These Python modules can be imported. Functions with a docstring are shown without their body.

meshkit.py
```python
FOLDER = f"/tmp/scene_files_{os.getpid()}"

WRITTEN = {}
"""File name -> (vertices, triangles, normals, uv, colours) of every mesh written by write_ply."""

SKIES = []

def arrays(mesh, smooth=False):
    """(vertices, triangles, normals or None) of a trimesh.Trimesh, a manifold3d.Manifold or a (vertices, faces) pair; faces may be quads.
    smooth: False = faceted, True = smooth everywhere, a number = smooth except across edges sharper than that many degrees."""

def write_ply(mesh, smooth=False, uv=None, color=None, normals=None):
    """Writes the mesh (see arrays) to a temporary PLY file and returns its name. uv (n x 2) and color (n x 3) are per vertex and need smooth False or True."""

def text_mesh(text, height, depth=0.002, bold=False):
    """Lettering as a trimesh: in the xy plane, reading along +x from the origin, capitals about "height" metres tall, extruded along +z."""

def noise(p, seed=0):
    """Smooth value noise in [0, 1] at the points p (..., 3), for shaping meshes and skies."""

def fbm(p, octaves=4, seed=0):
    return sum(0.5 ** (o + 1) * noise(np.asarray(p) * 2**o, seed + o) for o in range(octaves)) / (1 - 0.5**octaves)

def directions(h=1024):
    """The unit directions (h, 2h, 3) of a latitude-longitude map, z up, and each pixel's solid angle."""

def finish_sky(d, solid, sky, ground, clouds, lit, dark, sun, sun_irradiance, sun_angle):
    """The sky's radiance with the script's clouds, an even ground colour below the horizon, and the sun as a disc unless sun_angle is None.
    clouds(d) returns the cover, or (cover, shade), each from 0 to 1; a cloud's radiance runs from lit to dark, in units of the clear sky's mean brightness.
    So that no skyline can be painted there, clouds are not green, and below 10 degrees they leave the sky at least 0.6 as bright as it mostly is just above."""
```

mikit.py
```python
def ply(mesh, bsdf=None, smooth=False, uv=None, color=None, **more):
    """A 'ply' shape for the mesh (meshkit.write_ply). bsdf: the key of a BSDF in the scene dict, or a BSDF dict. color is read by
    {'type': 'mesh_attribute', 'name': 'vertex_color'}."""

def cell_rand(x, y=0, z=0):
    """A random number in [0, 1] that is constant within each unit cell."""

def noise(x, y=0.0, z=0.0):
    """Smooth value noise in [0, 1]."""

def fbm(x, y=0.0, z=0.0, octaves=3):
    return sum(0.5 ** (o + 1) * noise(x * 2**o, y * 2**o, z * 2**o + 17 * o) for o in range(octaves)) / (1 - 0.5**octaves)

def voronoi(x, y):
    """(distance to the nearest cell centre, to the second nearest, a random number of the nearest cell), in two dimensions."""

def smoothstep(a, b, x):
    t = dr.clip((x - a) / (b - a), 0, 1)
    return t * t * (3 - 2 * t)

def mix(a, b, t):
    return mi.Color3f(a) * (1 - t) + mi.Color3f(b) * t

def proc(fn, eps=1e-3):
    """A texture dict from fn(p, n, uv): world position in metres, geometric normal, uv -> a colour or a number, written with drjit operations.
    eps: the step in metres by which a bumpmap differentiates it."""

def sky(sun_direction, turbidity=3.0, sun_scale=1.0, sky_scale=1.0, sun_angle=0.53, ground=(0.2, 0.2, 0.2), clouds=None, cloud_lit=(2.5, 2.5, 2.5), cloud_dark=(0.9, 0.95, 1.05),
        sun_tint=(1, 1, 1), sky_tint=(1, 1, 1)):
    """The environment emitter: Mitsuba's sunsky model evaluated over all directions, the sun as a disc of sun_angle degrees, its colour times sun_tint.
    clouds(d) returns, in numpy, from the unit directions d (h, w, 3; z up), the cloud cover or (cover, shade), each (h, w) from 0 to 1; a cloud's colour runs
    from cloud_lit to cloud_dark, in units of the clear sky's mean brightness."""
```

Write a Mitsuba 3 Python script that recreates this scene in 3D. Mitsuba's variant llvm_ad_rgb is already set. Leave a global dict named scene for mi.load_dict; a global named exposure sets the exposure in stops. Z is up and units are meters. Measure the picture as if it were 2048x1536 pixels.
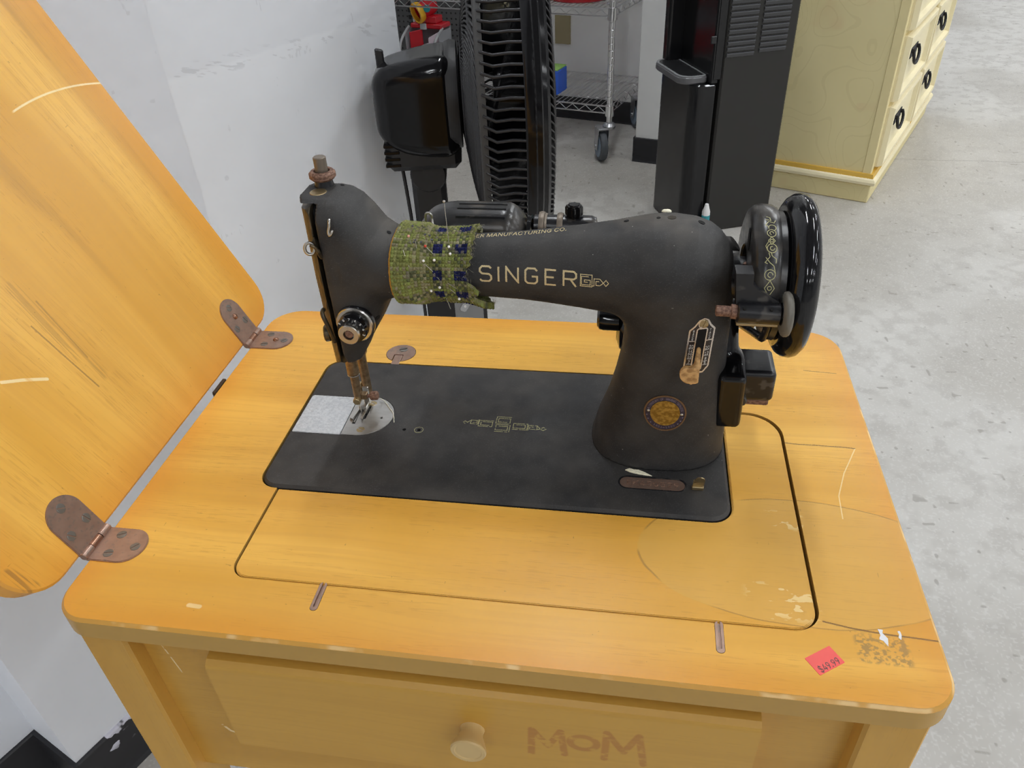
import math, random
import numpy as np
import drjit as dr
import mitsuba as mi
import trimesh
import manifold3d as m3
from shapely.geometry import Polygon, Point, LineString, box as _sbox
from shapely import affinity, unary_union
import mikit, meshkit
from mikit import noise, fbm, voronoi, smoothstep, mix, cell_rand, proc

T = mi.ScalarTransform4f
TH = 0.76          # height of the table top; all builders below work with the table top at z = 0
scene, labels = {}, {}

# ------------------------------------------------------------------ camera, light, exposure
CAM = np.array([0.2897, -0.4164, 0.4241 + TH])
FWD = np.array([-0.1459, 0.7948, -0.5890])
UPV = np.array([-0.0534, 0.5882, 0.8069])
scene['camera'] = {'type': 'perspective', 'fov': math.degrees(2 * math.atan(1024 / 1545)), 'fov_axis': 'x',
                   'near_clip': 0.02, 'far_clip': 60.0,
                   'to_world': T().look_at(origin=CAM.tolist(), target=(CAM + FWD).tolist(), up=UPV.tolist())}
exposure = 0.68
LAMP_RADIANCE = [32.5, 33.6, 34.6]
CEIL = 3.9
LAMPS = [(x, y) for x in (2.3, 4.7, 7.1) for y in (-1.4, 1.3, 4.0, 6.7, 9.4)] + [(x, y) for x in (-0.4, 2.3, 4.7, 7.1) for y in (-4.1, -6.8)] + [(0.1, 1.5), (-2.4, 4.0)]

# ------------------------------------------------------------------ helpers
def sbox(x0, x1, y0, y1):
    return _sbox(x0, y0, x1, y1)

def numbered(name):
    if name not in USED:
        USED.add(name); return name
    i = 1
    while f'{name}_{i:03d}' in USED:
        i += 1
    USED.add(f'{name}_{i:03d}'); return f'{name}_{i:03d}'
USED = set()

def thing(name, label=None, cat=None, group=None, kind=None):
    k = numbered(name)
    labels[k] = {}
    if label: labels[k]['label'] = label
    if cat: labels[k]['category'] = cat
    if group: labels[k]['group'] = group
    if kind: labels[k]['kind'] = kind
    return k

def arr(mesh):
    v, f, _ = meshkit.arrays(mesh)
    return v, f

def tm(mesh):
    v, f = arr(mesh)
    return trimesh.Trimesh(v, f, process=False)

def part(parent, name, mesh, mat, smooth=False, label=None, kind=None, lift=True, **kw):
    k = numbered(f'{parent}__{name}')
    m = tm(mesh)
    if lift: m.vertices = m.vertices + [0, 0, TH]
    scene[k] = mikit.ply(m, mat, smooth, **kw)
    if label or kind:
        labels[k] = {}
        if label: labels[k]['label'] = label
        if kind: labels[k]['kind'] = kind
    return k

def solo(name, mesh, mat, label, cat, smooth=False, group=None, kind=None, **kw):
    k = thing(name, label, cat, group, kind)
    m = tm(mesh); m.vertices = m.vertices + [0, 0, TH]
    scene[k] = mikit.ply(m, mat, smooth, **kw)
    return k

def struct(name, mesh, mat, smooth=False):
    return solo(name, mesh, mat, None, None, smooth, None, 'structure')

def join(*ms):
    return trimesh.util.concatenate([tm(m) for m in ms])

def box(x0, x1, y0, y1, z0, z1):
    return trimesh.creation.box(bounds=[[min(x0, x1), min(y0, y1), min(z0, z1)], [max(x0, x1), max(y0, y1), max(z0, z1)]])

def hull(pts):
    return m3.Manifold.hull_points(np.asarray(pts, float))

def rbox(x0, x1, y0, y1, z0, z1, b=0.002):
    p = []
    for x, sx in ((x0, 1), (x1, -1)):
        for y, sy in ((y0, 1), (y1, -1)):
            for z, sz in ((z0, 1), (z1, -1)):
                p += [(x, y + sy * b, z + sz * b), (x + sx * b, y, z + sz * b), (x + sx * b, y + sy * b, z)]
    return hull(p)

def basis(d):
    d = np.asarray(d, float); d = d / np.linalg.norm(d)
    a = np.cross(d, [0, 0, 1.0] if abs(d[2]) < 0.9 else [1.0, 0, 0]); a /= np.linalg.norm(a)
    return a, np.cross(d, a), d

def lathe(prof, o=(0, 0, 0), ax=(0, 0, 1), n=32, a0=0.0, a1=2 * math.pi, ref=None):
    """prof: [(height along ax, radius)]"""
    if ref is None:
        a, b, d = basis(ax)
    else:
        d = np.asarray(ax, float); a = np.asarray(ref, float); b = np.cross(d, a)
    prof = np.asarray(prof, float); full = abs(a1 - a0 - 2 * math.pi) < 1e-6
    t = np.linspace(a0, a1, n + 1)[: n if full else n + 1]
    ring = np.cos(t)[:, None] * a + np.sin(t)[:, None] * b
    v = np.asarray(o, float) + prof[:, 0][:, None, None] * d + prof[:, 1][:, None, None] * ring
    m, q = len(prof), len(t)
    f = []
    for i in range(m - 1):
        for j in range(q if full else q - 1):
            k = (j + 1) % q
            f += [(i * q + j, i * q + k, (i + 1) * q + k), (i * q + j, (i + 1) * q + k, (i + 1) * q + j)]
    v = v.reshape(-1, 3)
    me = trimesh.Trimesh(v, f, process=False)
    me.merge_vertices(merge_tex=True, merge_norm=True)
    me.update_faces(me.nondegenerate_faces())
    return me

def cyl(p0, p1, r0, r1=None, n=24, bev=0.0):
    r1 = r0 if r1 is None else r1
    p0, p1 = np.asarray(p0, float), np.asarray(p1, float)
    L = np.linalg.norm(p1 - p0)
    if bev:
        pr = [(0, 0), (0, r0 - bev), (bev, r0), (L - bev, r1), (L, r1 - bev), (L, 0)]
    else:
        pr = [(0, 0), (0, r0), (L, r1), (L, 0)]
    return lathe(pr, p0, p1 - p0, n) if False else lathe(pr, p0, (p1 - p0) / L, n)

def tube(pts, r, n=8, caps=True, closed=False):
    p = np.asarray(pts, float)
    t = np.roll(p, -1, 0) - np.roll(p, 1, 0) if closed else np.gradient(p, axis=0)
    t /= np.linalg.norm(t, axis=1, keepdims=True) + 1e-12
    a = np.zeros_like(p); a[0] = basis(t[0])[0]
    for i in range(1, len(p)):
        q = a[i - 1] - t[i] * (a[i - 1] @ t[i]); a[i] = q / (np.linalg.norm(q) + 1e-12)
    b = np.cross(t, a)
    ang = np.arange(n) * 2 * np.pi / n
    r = np.broadcast_to(r, (len(p),))
    v = p[:, None] + r[:, None, None] * (np.cos(ang)[None, :, None] * a[:, None] + np.sin(ang)[None, :, None] * b[:, None])
    m = len(p); f = []
    for i in range(m if closed else m - 1):
        i2 = (i + 1) % m
        for j in range(n):
            k = (j + 1) % n
            f += [(i * n + j, i * n + k, i2 * n + k), (i * n + j, i2 * n + k, i2 * n + j)]
    v = v.reshape(-1, 3)
    if caps and not closed:
        v = np.vstack([v, p[:1], p[-1:]]); c0, c1 = len(v) - 2, len(v) - 1
        for j in range(n):
            k = (j + 1) % n
            f += [(c0, k, j), (c1, (m - 1) * n + j, (m - 1) * n + k)]
    return trimesh.Trimesh(v, f, process=False)

def spline(pts, n=40):
    from scipy.interpolate import CubicSpline
    p = np.asarray(pts, float)
    s = np.concatenate([[0], np.cumsum(np.linalg.norm(np.diff(p, axis=0), axis=1))])
    return CubicSpline(s, p)(np.linspace(0, s[-1], n))

def frame(mesh, o, ex, ey, ez):
    m = tm(mesh)
    m.vertices = np.asarray(o, float) + m.vertices @ np.array([ex, ey, ez], float)
    return m

def ext(poly, z0, z1):
    ps = [p for p in getattr(poly, 'geoms', [poly]) if p.area > 1e-12]
    ms = []
    for g in ps:
        e = trimesh.creation.extrude_polygon(g, z1 - z0, engine='earcut'); e.apply_translation([0, 0, z0]); ms.append(e)
    return trimesh.util.concatenate(ms)

def slab(poly, z0, z1, b=0.002, bottom=False):
    """convex outline with chamfered edges, as a Manifold"""
    c = lambda q, z: [(x, y, z) for x, y in list(q.exterior.coords)[:-1]]
    inn = poly.buffer(-b)
    pts = c(poly, z1 - b) + c(inn, z1)
    pts += (c(inn, z0) + c(poly, z0 + b)) if bottom else c(poly, z0)
    return hull(pts)

def rrect(x0, x1, y0, y1, r):
    if np.isscalar(r): r = (r,) * 4
    pts = []
    for (cx, cy, rr, a) in ((x1 - r[0], y0 + r[0], r[0], -90), (x1 - r[1], y1 - r[1], r[1], 0), (x0 + r[2], y1 - r[2], r[2], 90), (x0 + r[3], y0 + r[3], r[3], 180)):
        for t in np.linspace(a, a + 90, 10):
            pts.append((cx + rr * math.cos(math.radians(t)), cy + rr * math.sin(math.radians(t))))
    return Polygon(pts)      # corners in order: right-front, right-back, left-back, left-front

def man(mesh):
    m = tm(mesh); m.merge_vertices()
    return m3.Manifold(m3.Mesh(np.asarray(m.vertices, np.float32), np.asarray(m.faces, np.uint32)))

def slot_screw(c, r, h, n, slot, depth=0.0007, w=None):
    """a slotted screw head standing on point c along n; slot: direction of the slot"""
    n = np.asarray(n, float); n = n / np.linalg.norm(n)
    s = np.asarray(slot, float); s = s - n * (s @ n); s /= np.linalg.norm(s)
    t = np.cross(n, s)
    w = w or r * 0.26
    head = man(lathe([(-0.001, 0), (-0.001, r), (h * 0.6, r), (h, r * 0.82), (h, 0)], n=28))
    cut = man(box(-r * 1.2, r * 1.2, -w / 2, w / 2, h - depth, h + 0.01))
    return frame(head - cut, c, s, t, n)

def surface_nets(fn, lo, hi, h):
    lo, hi = np.asarray(lo, float), np.asarray(hi, float)
    n = np.ceil((hi - lo) / h).astype(int) + 1
    ax = [lo[i] + h * np.arange(n[i]) for i in range(3)]
    X, Y, Z = np.meshgrid(*ax, indexing='ij')
    g = fn(np.stack([X, Y, Z], -1).reshape(-1, 3)).reshape(n)
    s = g < 0
    cnt = np.zeros(n - 1); pos = np.zeros(tuple(n - 1) + (3,))
    corner = [(a, b, c) for a in (0, 1) for b in (0, 1) for c in (0, 1)]
    sl = lambda o: tuple(slice(o[i], n[i] - 1 + o[i]) for i in range(3))
    for a in range(8):
        for b in range(a + 1, 8):
            d = np.subtract(corner[b], corner[a])
            if np.abs(d).sum() != 1: continue
            ga, gb = g[sl(corner[a])], g[sl(corner[b])]
            cr = (ga < 0) != (gb < 0)
            t = np.where(cr, ga / np.where(cr, ga - gb, 1), 0)
            for k in range(3):
                pos[..., k] += np.where(cr, corner[a][k] + t * d[k], 0)
            cnt += cr
    on = cnt > 0
    idx = -np.ones(n - 1, int); idx[on] = np.arange(on.sum())
    v = lo + h * (pos[on] / cnt[on][:, None] + np.stack(np.nonzero(on), -1))
    quads = []
    for k in range(3):
        u, w = (k + 1) % 3, (k + 2) % 3
        o = [0, 0, 0]; o[k] = 1
        a = s[tuple(slice(0, n[i] - 1) if i == k else slice(1, n[i] - 1) for i in range(3))]
        b = s[tuple(slice(1, n[i]) if i == k else slice(1, n[i] - 1) for i in range(3))]
        i0 = np.nonzero(a != b)
        base = np.stack(i0, -1)
        flip = b[i0]
        def at(du, dw):
            q = base.copy(); q[:, u] += du; q[:, w] += dw
            return idx[q[:, 0], q[:, 1], q[:, 2]]
        q = np.stack([at(0, 0), at(1, 0), at(1, 1), at(0, 1)], -1)
        q[flip] = q[flip][:, ::-1]
        quads.append(q)
    q = np.vstack(quads)
    return trimesh.Trimesh(v, np.vstack([q[:, [0, 1, 2]], q[:, [0, 2, 3]]]), process=False)

def smin(a, b, k):
    h = np.clip(0.5 + 0.5 * (b - a) / k, 0, 1)
    return b * (1 - h) + a * h - k * h * (1 - h)

def smax(a, b, k):
    return -smin(-a, -b, k)

# ------------------------------------------------------------------ materials
def lin(r, g, b):
    return [((c / 255) / 12.92 if c / 255 < 0.04045 else ((c / 255 + 0.055) / 1.055) ** 2.4) for c in (r, g, b)]

def pm(name, color, rough=0.5, metal=0.0, bump=None, bscale=1.0, **kw):
    col = color if isinstance(color, dict) else {'type': 'rgb', 'value': list(color)}
    b = {'type': 'principled', 'base_color': col, 'roughness': rough, 'metallic': metal, **kw}
    if bump is not None:
        b = {'type': 'bumpmap', 'arbitrary': bump, 'scale': bscale, 'bsdf': b}
    scene[name] = {'type': 'twosided', 'bsdf': b}
    return name

def wood(u, v, w):
    """maple veneer: u along the grain, v across it (metres)"""
    wob = fbm(u * 5, v * 9, w, 2) * 0.02
    band = fbm(u * 2.2 + 3, (v + wob) * 30, w * 30, 3)
    fine = fbm(u * 14, (v + wob) * 420, w * 300, 2)
    pore = smoothstep(0.66, 0.86, noise(u * 95, v * 1500, w * 1200)) * smoothstep(0.35, 0.6, noise(u * 9, v * 60, w * 40))
    c = mix((0.81, 0.45, 0.078), (0.67, 0.335, 0.042), smoothstep(0.22, 0.78, band))
    c = mix(c, (0.66, 0.33, 0.055), 0.28 * smoothstep(0.35, 0.75, fine))
    c = mix(c, (0.46, 0.20, 0.025), 0.22 * pore)
    dirt = smoothstep(0.972, 0.99, noise(u * 260 + 5, v * 320, w * 320))
    return mix(c, (0.20, 0.085, 0.02), 0.38 * dirt)

def seg(x, y, pts, width):
    d = mi.Float(9)
    for (ax, ay), (bx, by) in zip(pts[:-1], pts[1:]):
        dx, dy = bx - ax, by - ay
        t = dr.clip(((x - ax) * dx + (y - ay) * dy) / (dx * dx + dy * dy), 0, 1)
        d = dr.minimum(d, dr.sqrt(dr.square(x - ax - t * dx) + dr.square(y - ay - t * dy)))
    return 1 - smoothstep(width * 0.5, width, d)

def top_color(p, n, uv):
    x, y, z = p.x, p.y, p.z - TH
    c = wood(x, y, z * 0.5)
    # darker, toned lacquer along the rounded rim
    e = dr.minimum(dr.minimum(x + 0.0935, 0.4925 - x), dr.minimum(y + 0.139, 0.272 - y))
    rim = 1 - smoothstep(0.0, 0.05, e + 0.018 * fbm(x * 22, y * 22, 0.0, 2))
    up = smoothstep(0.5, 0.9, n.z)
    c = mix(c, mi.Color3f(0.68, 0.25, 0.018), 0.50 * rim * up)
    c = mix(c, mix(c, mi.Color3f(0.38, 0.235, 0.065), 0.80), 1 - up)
    # faded round patch under the right of the bed, with its thin brown outline
    r = dr.sqrt(dr.square((x - 0.415) / 0.112) + dr.square((y + 0.030) / 0.058)) + 0.05 * (fbm(x * 30, y * 30) - 0.5)
    inside = 1 - smoothstep(0.985, 1.0, r)
    c = mix(c, mix(c, (0.66, 0.40, 0.10), 0.40), inside * up)
    ring = smoothstep(0.978, 0.988, r) * (1 - smoothstep(0.991, 1.003, r))
    c = mix(c, (0.33, 0.16, 0.035), 0.6 * ring * up * smoothstep(0.15, 0.35, noise(x * 40, y * 40)))
    # cracks in the veneer
    cr = seg(x, y + 0.0012 * noise(x * 60), [(0.4205, 0.0953), (0.4487, 0.0950), (0.476, 0.0935)], 0.0007)
    cr = dr.maximum(cr, seg(x, y + 0.0012 * noise(x * 80), [(0.423, -0.081), (0.450, -0.0862), (0.4925, -0.0884)], 0.0008))
    cr = dr.maximum(cr, 0.8 * seg(x, y, [(0.452, 0.2015), (0.48, 0.199)], 0.0007))
    c = mix(c, (0.16, 0.07, 0.02), 0.8 * cr * up)
    # glue and paper residue of an older sticker
    res = smoothstep(0.438, 0.4415, x) * (1 - smoothstep(0.469, 0.473, x)) * smoothstep(-0.111, -0.108, y) * (1 - smoothstep(-0.094, -0.084, y))
    res = res * smoothstep(0.42, 0.62, fbm(x * 480, y * 520, 0.0, 3))
    c = mix(c, (0.24, 0.15, 0.06), 0.62 * res * up)
    # rubbed, pale worn spots and the worn arrises
    spot = smoothstep(0.62, 0.68, fbm(x * 120 + 7, y * 240, 0.0, 3)) * smoothstep(0.372, 0.385, x) * (1 - smoothstep(0.008, 0.02, dr.abs(y + 0.068))) * (1 - smoothstep(0.418, 0.425, x))
    spot = dr.maximum(spot, smoothstep(0.64, 0.70, fbm(x * 120 + 2, y * 260, 3.0, 3)) * smoothstep(0.395, 0.40, x) * (1 - smoothstep(0.005, 0.012, dr.abs(y - 0.006))) * (1 - smoothstep(0.42, 0.425, x)))
    c = mix(c, (0.90, 0.70, 0.34), 0.6 * spot * up)
    sc = seg(x, y, [(0.476, 0.0925), (0.462, 0.062), (0.4535, 0.036), (0.452, 0.012)], 0.0006)
    sc = dr.maximum(sc, seg(x, y, [(0.002, -0.118), (0.010, -0.1185)], 0.0022))
    c = mix(c, (0.92, 0.72, 0.36), 0.6 * sc * up)
    edge = (1 - smoothstep(0.0004, 0.0014, dr.abs(z + 0.0012))) * smoothstep(0.5, 0.72, fbm(x * 70, y * 70, 0.0, 3)) * (1 - smoothstep(0.002, 0.005, e))
    return mix(c, (0.92, 0.72, 0.40), 0.45 * edge)

def front_color(p, n, uv):                       # apron, drawer: grain along x, on upright faces
    x, y, z = p.x, p.y, p.z - TH
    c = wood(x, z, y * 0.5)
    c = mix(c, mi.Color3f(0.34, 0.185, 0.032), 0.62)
    m = seg(x, z + 0.0008 * noise(x * 300, z * 300), [(0.2385, -0.098), (0.2395, -0.067), (0.2505, -0.086), (0.2590, -0.066), (0.2615, -0.094)], 0.0034)
    o = dr.abs(dr.sqrt(dr.square((x - 0.2742) / 1.15) + dr.square(z + 0.0775)) - 0.0078)
    m = dr.maximum(m, 1 - smoothstep(0.0014, 0.0032, o))
    m = dr.maximum(m, seg(x, z, [(0.2885, -0.094), (0.2895, -0.0615), (0.3010, -0.083), (0.3105, -0.0610), (0.3150, -0.096)], 0.0034))
    wear = smoothstep(0.15, 0.55, fbm(x * 160, z * 260, 0.0, 3))
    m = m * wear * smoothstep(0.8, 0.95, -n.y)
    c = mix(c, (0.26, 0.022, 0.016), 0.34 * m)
    s = seg(x, z, [(-0.0175, -0.156), (-0.0125, -0.1635), (0.0, -0.168), (0.0045, -0.178)], 0.0017)
    s = dr.maximum(s, seg(x, z, [(-0.038, -0.045), (-0.030, -0.09)], 0.0008))
    s = s * smoothstep(-0.128, -0.119, y) * smoothstep(0.3, 0.45, fbm(x * 200, z * 200, 0.0, 2))
    return mix(c, (0.80, 0.62, 0.34), 0.75 * s)

def leg_color(p, n, uv):
    c = wood(p.z, p.x, p.y * 0.7)
    sc = smoothstep(0.80, 0.86, noise(p.x * 45, p.z * 45 + 9, p.y * 20))
    return mix(mix(c, (0.38, 0.215, 0.045), 0.60), (0.85, 0.66, 0.38), 0.35 * sc)

LE = (-0.438, 0.899)                             # the leaf's own direction in x, z
def leaf_color(p, n, uv):
    s = (p.x + 0.0965) * LE[0] + (p.z - TH) * LE[1]
    y = p.y
    c = wood(s, y + 0.05 * s, 3.0)
    streak = smoothstep(0.55, 0.75, fbm(s * 3.5, y * 42 + 6 * s * 0.1, 4.0, 3)) * smoothstep(0.02, 0.30, s)
    c = mix(c, (0.38, 0.18, 0.035), 0.45 * streak)
    e = dr.minimum(dr.minimum(y + 0.139, 0.272 - y), s)
    c = mix(c, mi.Color3f(0.66, 0.25, 0.018), 0.5 * (1 - smoothstep(0.0, 0.05, e)))
    a = dr.abs(dr.sqrt(dr.square(s + 0.03) + dr.square(y - 0.19)) - 0.309)
    arc = (1 - smoothstep(0.0004, 0.0012, a)) * smoothstep(0.12, 0.14, y) * smoothstep(0.2, 0.45, noise(s * 60, y * 60))
    k = seg(s, y, [(0.1277, -0.0303), (0.1190, -0.0160), (0.1084, -0.0011)], 0.0016) * smoothstep(0.3, 0.5, noise(y * 150, 3.0))
    c = mix(c, (0.95, 0.78, 0.42), 0.8 * dr.maximum(arc, k))
    d = seg(s, y, [(0.1437, 0.0219), (0.1149, 0.0245), (0.0778, 0.0283)], 0.0009)
    d = dr.maximum(d, 0.7 * seg(s, y, [(0.1552, 0.0414), (0.126, 0.0407), (0.100, 0.0400)], 0.0010))
    d = dr.maximum(d, 0.45 * seg(s, y, [(0.17, 0.034), (0.13, 0.034), (0.085, 0.036)], 0.010) * smoothstep(0.5, 0.7, noise(s * 14, y * 900)))
    d = dr.maximum(d, 0.9 * seg(s, y, [(0.034, -0.131), (0.016, -0.127)], 0.006) * smoothstep(0.4, 0.6, noise(s * 30, y * 700)))
    return mix(c, (0.24, 0.11, 0.03), 0.6 * d)

def wood_bump(p, n, uv):
    return fbm(p.x * 30, p.y * 300, p.z * 300, 2) * 0.00005

WB = proc(wood_bump, eps=4e-4)
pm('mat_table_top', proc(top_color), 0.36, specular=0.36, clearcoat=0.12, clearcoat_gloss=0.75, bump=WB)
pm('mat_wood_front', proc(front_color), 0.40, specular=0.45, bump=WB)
pm('mat_wood_leg', proc(leg_color), 0.42, specular=0.4)
pm('mat_wood_leaf', proc(leaf_color), 0.30, specular=0.5, clearcoat=0.35, clearcoat_gloss=0.72)
pm('mat_wood_dark', (0.05, 0.028, 0.012), 0.8)
pm('mat_knob_wood', (0.55, 0.38, 0.16), 0.38)

def copper(p, n, uv):
    t = fbm(p.x * 160, p.y * 160, p.z * 160, 3)
    c = mix((0.30, 0.19, 0.145), (0.42, 0.28, 0.215), t)
    return mix(c, (0.24, 0.20, 0.17), 0.6 * smoothstep(0.55, 0.8, fbm(p.x * 500, p.y * 500, p.z * 500, 2)))
COP = proc(copper)
pm('mat_copper', COP, 0.38, 0.75)
pm('mat_copper_screw', (0.20, 0.185, 0.165), 0.45, 0.8)
pm('mat_bronze', (0.32, 0.17, 0.11), 0.3, 0.9)

def wall_color(p, n, uv):
    a = p.x * 0.3827 + p.y * 0.9239
    z = p.z
    c = mix((0.775, 0.795, 0.83), (0.82, 0.835, 0.865), fbm(a * 3, z * 3, 2.0, 3))
    # an old patch of paint with its edge, and scuffs
    pe = smoothstep(0.354, 0.357, a + 0.006 * fbm(z * 30, 1.0))
    pz = smoothstep(0.940, 0.946, z + 0.004 * fbm(a * 60, 4.0))
    c = mix(c, mi.Color3f(0.66, 0.675, 0.72), 0.55 * (1 - pe) + 0.28 * pz * pe)
    sc = smoothstep(0.62, 0.72, fbm(a * 60, z * 220 + a * 60, 5.0, 3)) * (1 - smoothstep(0.004, 0.016, dr.abs(z - 0.945 + 0.05 * (a - 0.35)))) * smoothstep(0.352, 0.356, a)
    sc = dr.maximum(sc, 0.7 * smoothstep(0.90, 0.93, noise(a * 40, z * 40, 9.0)) * smoothstep(0.62, 0.75, noise(a * 400, z * 130)))
    return mix(c, (0.38, 0.38, 0.40), 0.28 * sc)
def wall_bump(p, n, uv):
    a = p.x * 0.3827 + p.y * 0.9239
    pe = smoothstep(0.354, 0.357, a + 0.006 * fbm(p.z * 30, 1.0))
    return 0.0007 * pe + 0.0006 * fbm(a * 90, p.z * 90, 0.0, 2)
pm('mat_wall', proc(wall_color), 0.55, specular=0.3, bump=proc(wall_bump, eps=1e-3))
pm('mat_wall_plain', (0.50, 0.50, 0.505), 0.7)
pm('mat_column', (0.80, 0.80, 0.79), 0.55)
pm('mat_ceiling', (0.34, 0.34, 0.345), 0.9)
def rubber(p, n, uv):
    a = p.x * 0.3827 + p.y * 0.9239
    b = smoothstep(0.60, 0.66, fbm(a * 55, p.z * 70, 1.0, 3)) * smoothstep(0.055, 0.075, p.z) * (1 - smoothstep(0.02, 0.05, dr.abs(a + 0.06)))
    return mix((0.018, 0.018, 0.021), (0.55, 0.55, 0.62), b)
pm('mat_baseboard', proc(rubber), 0.5)

def floor_color(p, n, uv):
    x, y = p.x, p.y
    m = fbm(x * 2.2, y * 2.2, 0.0, 4)
    f = fbm(x * 26, y * 26, 4.0, 3)
    c = mix((0.40, 0.38, 0.345), (0.51, 0.495, 0.465), smoothstep(0.3, 0.7, m))
    c = mix(c, (0.36, 0.34, 0.31), 0.45 * smoothstep(0.45, 0.75, f))
    g = noise(x * 260, y * 260, 0.0)
    c = mix(c, (0.60, 0.59, 0.57), 0.25 * smoothstep(0.6, 0.9, g))
    sp = smoothstep(0.90, 0.96, noise(x * 60, y * 60, 3.0))
    c = mix(c, (0.20, 0.18, 0.15), 0.5 * sp)
    j = 1 - smoothstep(0.0015, 0.004, dr.abs(y + 0.04 * x - 2.92 + 0.01 * fbm(x * 8, 3.0)))
    return mix(c, (0.25, 0.235, 0.21), 0.6 * j * smoothstep(1.2, 1.25, x))
def floor_rough(p, n, uv):
    return 0.34 + 0.22 * fbm(p.x * 9, p.y * 9, 1.0, 3)
pm('mat_floor', proc(floor_color), proc(floor_rough), specular=0.45)

pm('mat_lamp_housing', (0.7, 0.7, 0.7), 0.5)

# ------------------------------------------------------------------ the room
WD, WN = np.array([0.3827, 0.9239, 0]), np.array([0.9239, -0.3827, 0])    # along the left wall, and out of it
WO = np.array([-0.4748, 0.0599, 0])
ZA = np.array([0, 0, 1.0])
FLOOR, TOPZ = -TH, CEIL - TH
U, F = np.array([0.951, -0.309, 0]), np.array([0.309, 0.951, 0])    # the shop's grid behind

struct('floor', box(-6, 9, -10, 13, FLOOR - 0.1, FLOOR), 'mat_floor')
struct('ceiling', box(-6, 9, -10, 13, TOPZ, TOPZ + 0.1), 'mat_ceiling')
struct('wall_far', box(-6, 9, 13, 13.1, FLOOR, TOPZ), 'mat_wall_plain')
struct('wall_behind', box(-6, 9, -10.1, -10, FLOOR, TOPZ), 'mat_wall_plain')
struct('wall_right', box(9, 9.1, -10, 13, FLOOR, TOPZ), 'mat_wall_plain')
struct('wall_outer', box(-6.1, -6, -10, 13, FLOOR, TOPZ), 'mat_wall_plain')
struct('wall_left', frame(join(box(0, 0.935, -0.30, 0, FLOOR, TOPZ), box(-6.2, 0, -0.30, -0.105, FLOOR, TOPZ)), WO, WD, WN, ZA), 'mat_wall')
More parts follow.
